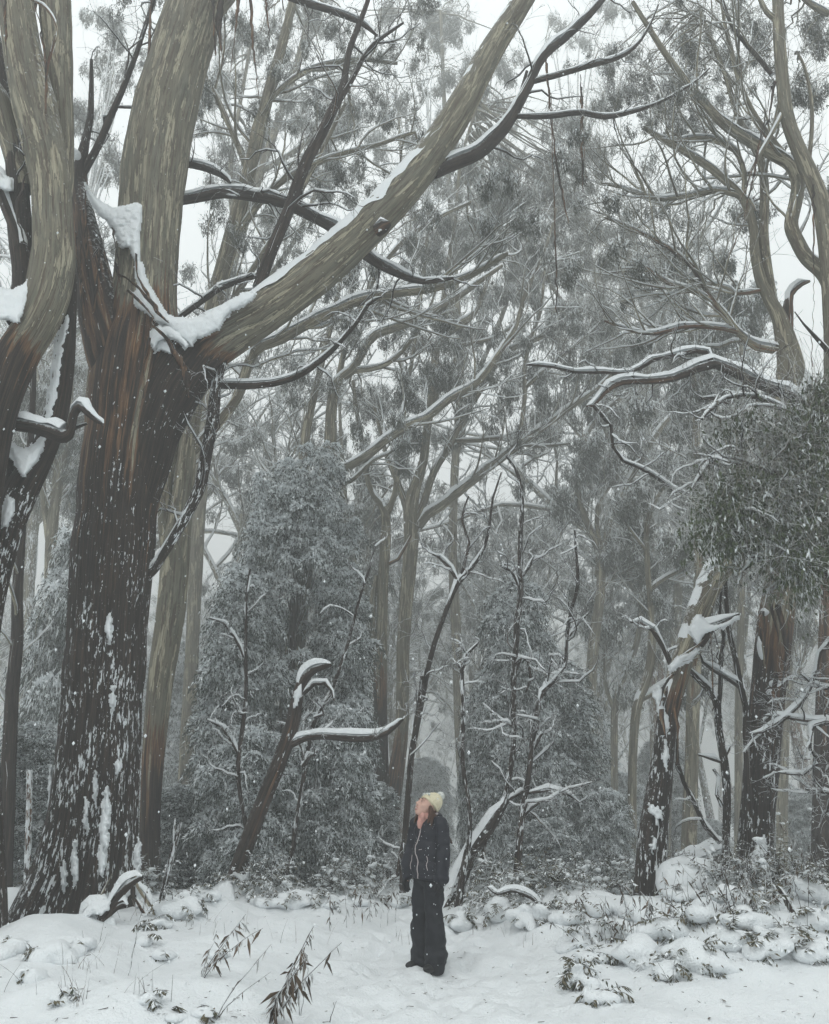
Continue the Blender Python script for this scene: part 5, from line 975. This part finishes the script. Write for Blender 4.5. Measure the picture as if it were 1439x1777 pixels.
weed('tall dark bare stalk with leaves only at its foot, by the fallen branch', 222, 1695, 1532, 423, leaves=5, L=.10, side=0, lean=.12, th=.006)
weed('small forked dead stalk at the bottom centre', 520, 1770, 1690, 424, leaves=3, L=.06, side=1, lean=.2)
weed('lone bent dry twig standing in the smooth snow in front of the right bank', 1165, 1712, 1660, 425, leaves=0, side=1, lean=.1, th=.004)
weed('tiny dead sprig left of the woman', 688, 1630, 1608, 426, leaves=3, L=.05)
weed('thin bent stalk in the snow at the very bottom centre left', 572, 1777, 1740, 427, leaves=0, lean=.3)
for k in range(34):
    x = 1015 + (k * 97 % 400); y = 1575 + (k * 53 % 70); weed('dead stalk with clinging withered leaves standing in the right bank', x, y, y - 62 - (k * 31 % 40), 440 + k, 'dead stalks in the right bank', leaves=8, L=.11, dark=.3, lean=.25 * math.sin(k * 2.1), th=.005, side=k % 2)
for k in range(16):
    x = 1195 + (k * 67 % 235); y = 1530 + (k * 29 % 40); weed('dead stalk with clinging withered leaves around the snowy boulder', x, y, y - 60 - (k * 31 % 50), 490 + k, 'dead stalks around the boulder', leaves=7, L=.10, dark=.35, lean=.3 * math.sin(k * 1.7), th=.005, side=1)
ORD = ['leftmost', 'second from the left', 'third from the left', 'fourth from the left', 'fifth from the left', 'fifth from the right', 'fourth from the right', 'third from the right', 'second from the right', 'rightmost']
def ordinal(group, head, tail):
    L = [o for o in S.objects if o.get('group') == group]; L.sort(key=lambda o: o.location[0] / (cp * o.location[1]))
    for k, o in enumerate(L):
        if k < 5: w = ORD[k]
        elif len(L) - k <= 5: w = ORD[10 - (len(L) - k)]
        else: continue
        o['label'] = head + ' ' + w + ' ' + tail
for nm in NM: ordinal('snow-buried shrubs, ' + nm, 'pillowy snow-laden shrub,', 'in the ' + nm)
ordinal('snow-capped ferns on the mound right of the woman', 'snow-capped fern clump,', 'on the mound right of the woman')
ordinal('snow-capped ferns left of the woman', 'snow-capped fern clump,', 'between broken tree and woman')
ordinal('snow-dusted ferns beside the huge trunk', 'snow-dusted fern clump,', "beside the huge trunk's right foot")
ordinal('buried ferns in front of the huge trunk', 'buried fern clump,', 'in front of the huge trunk')
ordinal('dead stalks left of the woman', 'leafy dead stalk,', 'in the row just left of the woman')
ordinal('misty understorey trees', 'low misty bushy tree,', 'of the row behind the wattles')
ordinal('gum trees in the mist behind the wattles', 'grey arching gum,', 'of the gums in mist behind the wattles')
# blades of grass coming through the snow
gr = MB()
for (x, y, n, s_) in [(150, 1690, 16, 30), (110, 1740, 14, 25), (60, 1720, 6, 30), (180, 1650, 8, 25), (330, 1605, 8, 20), (390, 1620, 8, 30), (440, 1620, 4, 20), (250, 1600, 6, 20), (1200, 1590, 16, 60), (1300, 1600, 16, 60), (700, 1640, 4, 30), (905, 1640, 5, 20), (860, 1620, 6, 40), (1380, 1630, 12, 40), (560, 1640, 5, 50), (230, 1730, 8, 40)]:
    for j in range(n):
        g = gp(x + rng.normal() * s_, y + rng.normal() * 7); a = rng.random() * 6.28; H = .10 + .16 * rng.random(); ln = rng.normal() * .5; t = np.linspace(0, 1, 5)
        P = g + np.stack([math.cos(a) * ln * H * t ** 1.5, math.sin(a) * ln * H * t ** 1.5, H * t - .02], 1); tubes(gr, P, np.linspace(.003, .001, 5), 3, .35, 0)
o = gr.obj('grass', M_twig, None, kind='stuff'); tag(o, 'sparse dry grass blades poking through the snow', 'grass')

lit = MB()
for k in range(220):
    x = rng.uniform(0, 1439); y = rng.uniform(1590, 1777); g = gp(x, y); a = rng.random() * 6.28; L = .02 + .06 * rng.random() ** 2; d = np.array([math.cos(a), math.sin(a), .1 * rng.normal()])
    if rng.random() < .5: tubes(lit, np.linspace(g + [0, 0, .006], g + d * L + [0, 0, .006], 3), np.array([.0025, .002, .001]), 4, 0, 0)
    else:
        V, pm = leafset((g + np.array([0, 0, .006]))[None], d[None], np.array([L]), np.array([L * .3]), np.array([[0, 0, 1.]]) + 0 * d[None], np.array([0.]), np.array([.5])); lit.add(V, np.arange(4).reshape(-1, 4), None, pm)
o = lit.obj('leaf_litter', M_dead, None, kind='stuff'); tag(o, 'scattered twig ends and fallen leaves lying on the snow', 'litter')

# ---- 13. boulder, log, fallen branch
M_rock = plain('rock', (.10, .095, .085), .85, 6, (.24, .22, .2), .6, .03)
g = gp(1215, 1560); sc = zc(g) / F
root = empty('boulder', g, 'big rounded boulder under a thick white cap between the right-hand gums', 'boulder')
remesh([('e', (0, .3, 14 * sc), (58 * sc, 50 * sc, 42 * sc)), ('e', (22 * sc, .35, 18 * sc), (40 * sc, 44 * sc, 36 * sc))], .03, 'rock', M_rock, root, 4, lambda V: .03 * fbm(V * 4, 3, 5))
mb = MB()
remesh([('e', (-4 * sc, .24, 28 * sc), (58 * sc, 52 * sc, 36 * sc)), ('e', (24 * sc, .3, 26 * sc), (46 * sc, 48 * sc, 34 * sc)), ('e', (-30 * sc, .15, 14 * sc), (38 * sc, 40 * sc, 36 * sc)), ('e', (40 * sc, .05, 6 * sc), (50 * sc, 40 * sc, 26 * sc))], .025, 'snow_cap', M_snow, root, 6, lambda V: .05 * fbm(V * 3.2 + 5, 3, 6))
g = gp(1232, 1535); sc = zc(g) / F; g[1] += .5
T = Tree('fallen_log', 'short slanting log end loaded with snow just above the boulder', g[1], [(1195, 1512, 26), (1215, 1500, 26), (1240, 1490, 26), (1266, 1480, 22)], cat='log', sides=16, bark=-.2, fl=.3, snow=2.2, step=.06); T.done()
T = Tree('fallen_log', 'rotten log under lumpy snow at the foot of the huge dark trunk', 9.9, [(20, 1632, 30), (60, 1612, 34), (95, 1602, 34), (125, 1606, 30), (150, 1618, 24), (170, 1628, 14)], cat='log', sides=20, bark=-.3, fl=.3, snow=0, step=.06); plaster(T, [(0, 1626), (30, 1606), (60, 1594), (90, 1586), (104, 1592), (120, 1588), (142, 1598), (150, 1612), (140, 1620), (130, 1606), (116, 1606), (108, 1616), (96, 1622), (86, 1606), (66, 1610), (40, 1622), (10, 1640)], 9.9, 9.6, .07, 'snow_load'); T.done()
T = Tree('fallen_branch', 'dark forked dead branch propped up on the snow before the huge dark trunk', 9.6, [(196, 1640, 8), (186, 1620, 14), (172, 1600, 20), (187, 1585, 20), (198, 1567, 18), (215, 1546, 16), (232, 1532, 13), (249, 1524, 7)], cat='branch', sides=16, bark=-.25, fl=.3, snow=1.4, step=.05, crook=.01)
T.limb([(176, 1600, 16), (160, 1608, 13), (146, 1622, 10), (134, 1645, 7)], bark=-.2, snow=1.6, step=.05)
T.limb([(186, 1590, 12), (200, 1578, 10), (214, 1570, 9), (221, 1573, 7)], bark=.0, snow=1.8, step=.05); T.limb([(166, 1572, 4), (180, 1545, 4), (196, 1517, 2)], bark=.8, snow=1.)
T.limb([(176, 1596, 14), (166, 1580, 12), (152, 1585, 9), (140, 1600, 6)], bark=-.1, snow=2.2, step=.05)
plaster(T, [(138, 1592), (150, 1574), (164, 1562), (178, 1556), (192, 1566), (190, 1580), (176, 1590), (162, 1586), (150, 1596)], 9.58, 9.46, .05, 'snow_load'); T.done()
T = Tree('fallen_branch', 'pair of pale dead sticks leaning on the right foot of the huge dark trunk', 10.0, [(268, 1590, 8), (255, 1565, 8), (240, 1540, 7), (236, 1520, 4)], cat='branch', sides=8, bark=.6, snow=1.6, step=.06); T.limb([(262, 1600, 7), (246, 1580, 7), (236, 1560, 6)], bark=.6, snow=1.6); T.done()
T = Tree('fallen_branch', 'snow-covered stick arching over the mound right of the woman', 10.6, [(942, 1582, 5), (925, 1560, 6), (905, 1550, 7), (885, 1546, 6), (862, 1552, 4), (845, 1540, 3)], cat='branch', sides=10, bark=-.1, snow=1.2, step=.05); T.done()
T = Tree('fallen_branch', 'snowy forked stick leaning over the right bank near the right edge', 9.4, [(1398, 1640, 10), (1385, 1600, 11), (1368, 1570, 10), (1345, 1535, 7)], cat='branch', sides=10, bark=-.2, snow=2., step=.05, fl=.4)
T.limb([(1390, 1610, 6), (1410, 1630, 6), (1439, 1650, 5)], bark=-.1, snow=1.6); T.limb([(1380, 1590, 5), (1340, 1580, 5), (1300, 1578, 4), (1270, 1580, 3)], bark=-.1, snow=1.4); T.done()
T = Tree('fallen_branch', 'leaning dead stick striped with snow in the middle of the right bank', 9.2, [(1282, 1672, 8), (1276, 1630, 9), (1268, 1600, 9), (1252, 1580, 7)], cat='branch', sides=10, bark=-.2, snow=2., fl=.6, step=.05); T.limb([(1268, 1600, 5), (1262, 1560, 5), (1256, 1530, 3)], bark=-.1, fl=.8); T.done()

# ---- 14. the woman
M_jacket = plain('navy_jacket', (.010, .011, .018), .55, 60, (.018, .019, .028), .2, .004)
M_trouser = plain('black_trousers', (.009, .010, .014), .7, 60, (.015, .016, .022), .2, .004)
M_skin = plain('skin', (.52, .32, .26), .5, 30, (.60, .39, .32), .05, .001)
M_cheek = plain('lips', (.42, .13, .12), .45); M_teeth = plain('teeth', (.75, .72, .66), .3)
M_hair = plain('brown_hair', (.045, .022, .016), .5, 90, (.085, .045, .03), .8, .006)
M_hat = plain('cream_wool', (.56, .50, .34), .9, 120, (.76, .71, .54), .9, .006)
M_hat2 = plain('pale_wool', (.46, .50, .48), .9, 90, (.80, .80, .75), .9, .01)
M_pink = plain('pink_fleece', (.50, .25, .21), .9, 60, (.62, .36, .31), .5, .006)
M_zip = plain('pale_zip', (.50, .44, .43), .4); M_boot = plain('black_boot', (.012, .012, .013), .5, 40, (.03, .03, .032), .3, .004)
M_glove = plain('black_glove', (.012, .012, .014), .75, 60, (.02, .02, .024), .3, .004); M_eye = plain('lashes', (.03, .018, .014), .6)
M_lining = plain('patterned_lining', (.05, .03, .04), .8, 70, (.75, .68, .68), .2, .004)
g = gp(744, 1686)
g[2] -= .012
W_ = empty('person', g, 'woman in black snow jacket, wide black trousers and cream beanie looking up', 'person'); W_.rotation_euler = (0, 0, math.radians(-48)); W_.scale = (1.05, 1.05, 1.05)
tp, yw = math.radians(31), math.radians(-10); HC = np.array([0, -.012, 1.492]); HS = 1.12
def hd(x, y, z):
    y2 = y * math.cos(tp) + z * math.sin(tp); z2 = -y * math.sin(tp) + z * math.cos(tp)
    c, s_ = math.cos(yw), math.sin(yw); return tuple(HC + HS * np.array([x * c - y2 * s_, x * s_ + y2 * c, z2]))
HE = (-tp, 0, yw)
def he(x, y, z, rx, ry, rz): return ('e', hd(x, y, z), (rx * HS, ry * HS, rz * HS), HE)
arm = {1: [(.185, .01, 1.335), (.228, .02, 1.09), (.222, -.03, .855)], -1: [(-.185, .01, 1.335), (-.235, -.01, 1.09), (-.238, -.075, .865)]}
body = [he(0, .012, .03, .072, .090, .084), he(0, -.028, -.03, .060, .068, .080), he(0, -.064, -.088, .030, .028, .024), ('c', hd(0, -.094, .012), hd(0, -.115, -.026), .008, .0125), he(0, -.106, -.032, .016, .010, .008),
        he(.033, -.070, -.030, .026, .024, .024), he(-.033, -.070, -.030, .026, .024, .024), he(.026, -.082, .030, .026, .014, .010), he(-.026, -.082, .030, .026, .014, .010), he(0, -.088, -.068, .026, .012, .014), he(.074, .012, -.015, .010, .018, .03), he(-.074, .012, -.015, .010, .018, .03),
        ('c', (0, .02, 1.30), tuple(hd(0, .012, -.05)), .056, .052), ('e', (0, 0, 1.18), (.16, .10, .22)), ('e', (0, 0, .92), (.15, .10, .16)), ('c', (-.13, .01, 1.34), (.13, .01, 1.34), .05, .05)]
for s_ in (-1, 1):
    A = arm[s_]; body += [('c', A[0], A[1], .045, .038), ('c', A[1], A[2], .036, .026), ('c', A[2], (A[2][0], A[2][1] - .01, A[2][2] - .08), .026, .03), ('c', (s_ * .09, 0, .86), (s_ * .095, -.01, .46), .075, .052), ('c', (s_ * .095, -.01, .46), (s_ * .105, .01, .09), .05, .036), ('c', (s_ * .105, .01, .06), (s_ * .12, -.12, .04), .036, .028)]
remesh(body, .009, 'body', M_skin, W_, 2)
fold = lambda k, a: (lambda V: a * (fbm(V * np.array([k, k, k * .8]), 3, 7) + .8 * np.abs(vnoise(V * np.array([k * .5, k * .5, k * 1.9]), 9))))
jk = [('e', (0, 0, 1.24), (.185, .128, .17)), ('e', (0, -.012, 1.06), (.178, .137, .19)), ('e', (0, -.012, .90), (.192, .150, .13)), ('e', (0, -.008, .83), (.196, .152, .055)), ('c', (-.14, .01, 1.345), (.14, .01, 1.345), .068, .068), ('e', (0, .0, 1.385), (.094, .092, .05)), ('e', (0, .085, 1.375), (.115, .075, .075)), ('c', (-.07, .07, 1.40), (.07, .07, 1.40), .05, .05)]
for s_ in (-1, 1):
    A = arm[s_]; jk += [('c', A[0], A[1], .076, .070), ('c', A[1], (A[2][0], A[2][1] - .006, A[2][2] - .035), .070, .060)]
jacket = remesh(jk, .0095, 'jacket', M_jacket, W_, 4, fold(9, .034))
tr = [('e', (0, 0, .84), (.165, .128, .12)), ('c', (.085, 0, .80), (.098, -.015, .46), .104, .090), ('c', (.098, -.015, .46), (.114, .0, .075), .088, .104), ('c', (-.085, 0, .80), (-.095, -.01, .46), .104, .090), ('c', (-.095, -.01, .46), (-.112, .005, .075), .088, .104)]
remesh(tr, .0095, 'trousers', M_trouser, W_, 4, fold(8, .045))
for s_ in (-1, 1):
    o = remesh([('e', (s_ * .118, -.065, .040), (.046, .125, .040), (0, 0, s_ * .12)), ('c', (s_ * .112, .0, .05), (s_ * .112, .0, .13), .055, .05), ('e', (s_ * .120, -.115, .040), (.044, .062, .036))], .008, 'boot', M_boot, W_, 3)
    A = arm[s_][2]; hx = np.array([A[0], A[1] - .012, A[2] - .05]); fg = [('e', tuple(hx + [0, 0, -.035]), (.026, .044, .05)), ('c', (A[0], A[1], A[2] + .03), tuple(hx), .040, .036)]
    for k, (dy, ln) in enumerate([(-.030, .062), (-.010, .070), (.010, .066), (.029, .052)]):
        b0 = hx + [0, dy, -.07]; b1 = b0 + [-s_ * .008, -.004, -ln * .5]; b2 = b1 + [-s_ * .024, -.004, -ln * .42]; fg += [('c', tuple(b0), tuple(b1), .0105, .010), ('c', tuple(b1), tuple(b2), .010, .009)]
    b0 = hx + [0, -.034, -.02]; b1 = b0 + [-s_ * .008, -.022, -.03]; b2 = b1 + [-s_ * .010, -.004, -.03]; fg += [('c', tuple(b0), tuple(b1), .014, .012), ('c', tuple(b1), tuple(b2), .012, .010)]
    remesh(fg, .0045, 'glove', M_glove, W_, 1)
hat = remesh([he(0, .028, .060, .086, .100, .086), he(0, .045, .085, .080, .085, .08)] , .006, 'beanie', M_hat, W_, 3, lambda V: .0016 * np.sin(V[:, 0] * 420))
rim = []
for k in range(20):
    a0, a1 = k / 20 * 6.283, (k + 1) / 20 * 6.283
    f = lambda a: hd(math.cos(a) * .082, .020 + math.sin(a) * .096, .030 - .030 * math.sin(a))
    rim.append(('c', f(a0), f(a1), .0135, .0135))
o = remesh(rim, .005, 'cuff', M_hat, hat, 2); o.location = (0, 0, 0)
remesh([he(-.0, .085, .165, .040, .040, .038)], .005, 'pompom', M_hat2, hat, 0, lambda V: .012 * vnoise(V * 120, 3) + .008 * vnoise(V * 60, 4))
for x_ in (-.045, .0, .04): remesh([he(x_, -.058, .098, .016, .012, .014)], .004, 'snow_clump', M_hat2, hat, 1)
hr = []
for s_ in (-1, 1):
    for k in range(8):
        a = hd(s_ * .076, -.005 + .018 * k, -.005 - .01 * k); q = np.array(a); e = q + np.array([s_ * (.035 + .010 * k), -.075 + .026 * k, -.150 - .008 * k]); m_ = (q + e) / 2 + np.array([s_ * .014, .006 * (-1) ** k, 0]); hr += [('c', tuple(q), tuple(m_), .020, .023), ('c', tuple(m_), tuple(e), .023, .011)]
for k in range(5): a = np.array(hd(-.05 + .025 * k, .085, .0)); hr += [('c', tuple(a), tuple(a + [0, .03, -.12]), .024, .018)]
remesh(hr, .006, 'hair', M_hair, W_, 1, lambda V: .006 * vnoise(V * np.array([90, 90, 18]), 3))
remesh([('e', (0, -.02, 1.395), (.080, .082, .055)), ('e', (0, -.075, 1.375), (.055, .045, .060)), ('e', (-.01, -.020, 1.43), (.072, .074, .034)), ('e', (.03, -.100, 1.40), (.026, .022, .045), (.3, .2, 0)), ('e', (0, -.11, 1.33), (.03, .03, .05))], .007, 'neck_warmer', M_pink, W_, 2, fold(26, .012))
remesh([('c', (-.085, .06, 1.425), (-.05, .10, 1.435), .016, .016), ('c', (-.05, .10, 1.435), (.05, .10, 1.435), .016, .016), ('c', (.05, .10, 1.435), (.09, .05, 1.425), .016, .016), ('c', (.09, .05, 1.425), (.075, -.06, 1.40), .014, .010)], .006, 'hood_lining', M_lining, W_, 1)
remesh([he(0, -.0985, -.060, .025, .007, .0045), he(0, -.097, -.078, .021, .007, .005)], .003, 'lips', M_cheek, W_, 1)
remesh([he(0, -.1005, -.069, .020, .005, .0055)], .003, 'teeth', M_teeth, W_, 1)
for s_ in (-1, 1):
    remesh([he(s_ * .030, -.0935, .006, .014, .004, .0032)], .0028, 'closed_eye', M_eye, W_, 1)
    remesh([he(s_ * .030, -.096, .030, .018, .004, .0035)], .003, 'eyebrow', M_eye, W_, 1)
from mathutils.bvhtree import BVHTree
bv = BVHTree.FromPolygons([v.co[:] for v in jacket.data.vertices], [p.vertices[:] for p in jacket.data.polygons])
def on_jacket(pts, direc=(0, 1, 0), off=.003):
    out = []
    for p in pts:
        h = bv.ray_cast(Vector(p) - Vector(direc) * .5, Vector(direc), 1.5)
        if h[0] is not None: out.append(np.array(h[0]) + np.array(h[1]) * off)
    return np.array(out)
def seam(name, pts, r, mat, direc=(0, 1, 0)):
    P = on_jacket(pts, direc); mb = MB(); tubes(mb, P, np.full(len(P), r), 6); me = mb.mesh(name, mat); o = bpy.data.objects.new(name, me); COL.objects.link(o); o.parent = W_; return o
seam('front_zip', [(.012 * math.sin(k * .35), 0, 1.375 - k * .0205) for k in range(28)], .0052, M_zip)
seam('pocket_zip', [(.112 + .0016 * k, 0, 1.03 - k * .012) for k in range(12)], .0036, M_zip)
seam('pocket_zip', [(-.105 - .0016 * k, 0, 1.03 - k * .012) for k in range(12)], .0036, M_zip)
seam('chest_tab', [(.035 + .006 * k, 0, 1.085 + .0012 * k) for k in range(7)], .0032, M_zip)
# flakes caught on the clothes
mb = MB(); okt = np.array([[1, 0, 0], [0, 1, 0], [-1, 0, 0], [0, -1, 0], [0, 0, 1], [0, 0, -1.]]); of = np.array([[0, 1, 4], [1, 2, 4], [2, 3, 4], [3, 0, 4], [1, 0, 5], [2, 1, 5], [3, 2, 5], [0, 3, 5]])
vj = np.array([v.co[:] for v in jacket.data.vertices])
for k in rng.integers(0, len(vj), 150): mb.add(okt * (.0018 + .0026 * rng.random() ** 2) * np.array([1, 1, 1.4]) + vj[k], of)
me = mb.mesh('snow_flecks', M_snow); o = bpy.data.objects.new('snow_flecks', me); COL.objects.link(o); o.parent = W_; o['kind'] = 'stuff'

# ---- 15. falling snow, haze
mb = MB()
n = 4200; Y = 1.6 + 12 * rng.random(n) ** .8; u = rng.random(n) * 1500 - 30; v = rng.random(n) * 1850 - 30
for k in range(n):
    P = at(u[k], v[k], Y[k])
    if P[2] < gz(P[0], P[1]) + .05: continue
    mb.add(okt * (.0018 + .0036 * rng.random() ** 2) * np.array([1, 1, 1.3]) + P, of)
o = mb.obj('falling_snow', M_snow, None, kind='stuff'); tag(o, 'small snowflakes falling through the whole clearing', 'snowflakes')

bpy.context.view_layer.update()
zt = 5.; zb = 0.
for o in S.objects:
    if o.type == 'MESH':
        for c in o.bound_box:
            z = (o.matrix_world @ Vector(c)).z; zt = max(zt, z); zb = min(zb, z)
print('TOP', zt, zb, 'TRIS', sum(len(m.loops) - 2 * len(m.polygons) for m in bpy.data.meshes), 'OBJ', len(S.objects))
hz = bpy.data.meshes.new('haze'); x0, x1, y0, y1, z0, z1 = -430, 430, -330, 450, zb - 1, zt + .6
hz.from_pydata([(x, y, z) for x in (x0, x1) for y in (y0, y1) for z in (z0, z1)], [], [(0, 1, 3, 2), (4, 6, 7, 5), (0, 4, 5, 1), (2, 3, 7, 6), (0, 2, 6, 4), (1, 5, 7, 3)])
o = bpy.data.objects.new('haze', hz); COL.objects.link(o); tag(o, 'cold snow mist filling the forest', 'mist', kind='stuff')
m = bpy.data.materials.new('haze'); m.use_nodes = True; t = m.node_tree; t.nodes.clear(); mo = t.nodes.new('ShaderNodeOutputMaterial'); pv = t.nodes.new('ShaderNodeVolumePrincipled')
pv.inputs['Color'].default_value = (.82, .835, .825, 1); pv.inputs['Density'].default_value = HAZE; pv.inputs['Anisotropy'].default_value = 0.
t.links.new(pv.outputs[0], mo.inputs['Volume']); hz.materials.append(m)
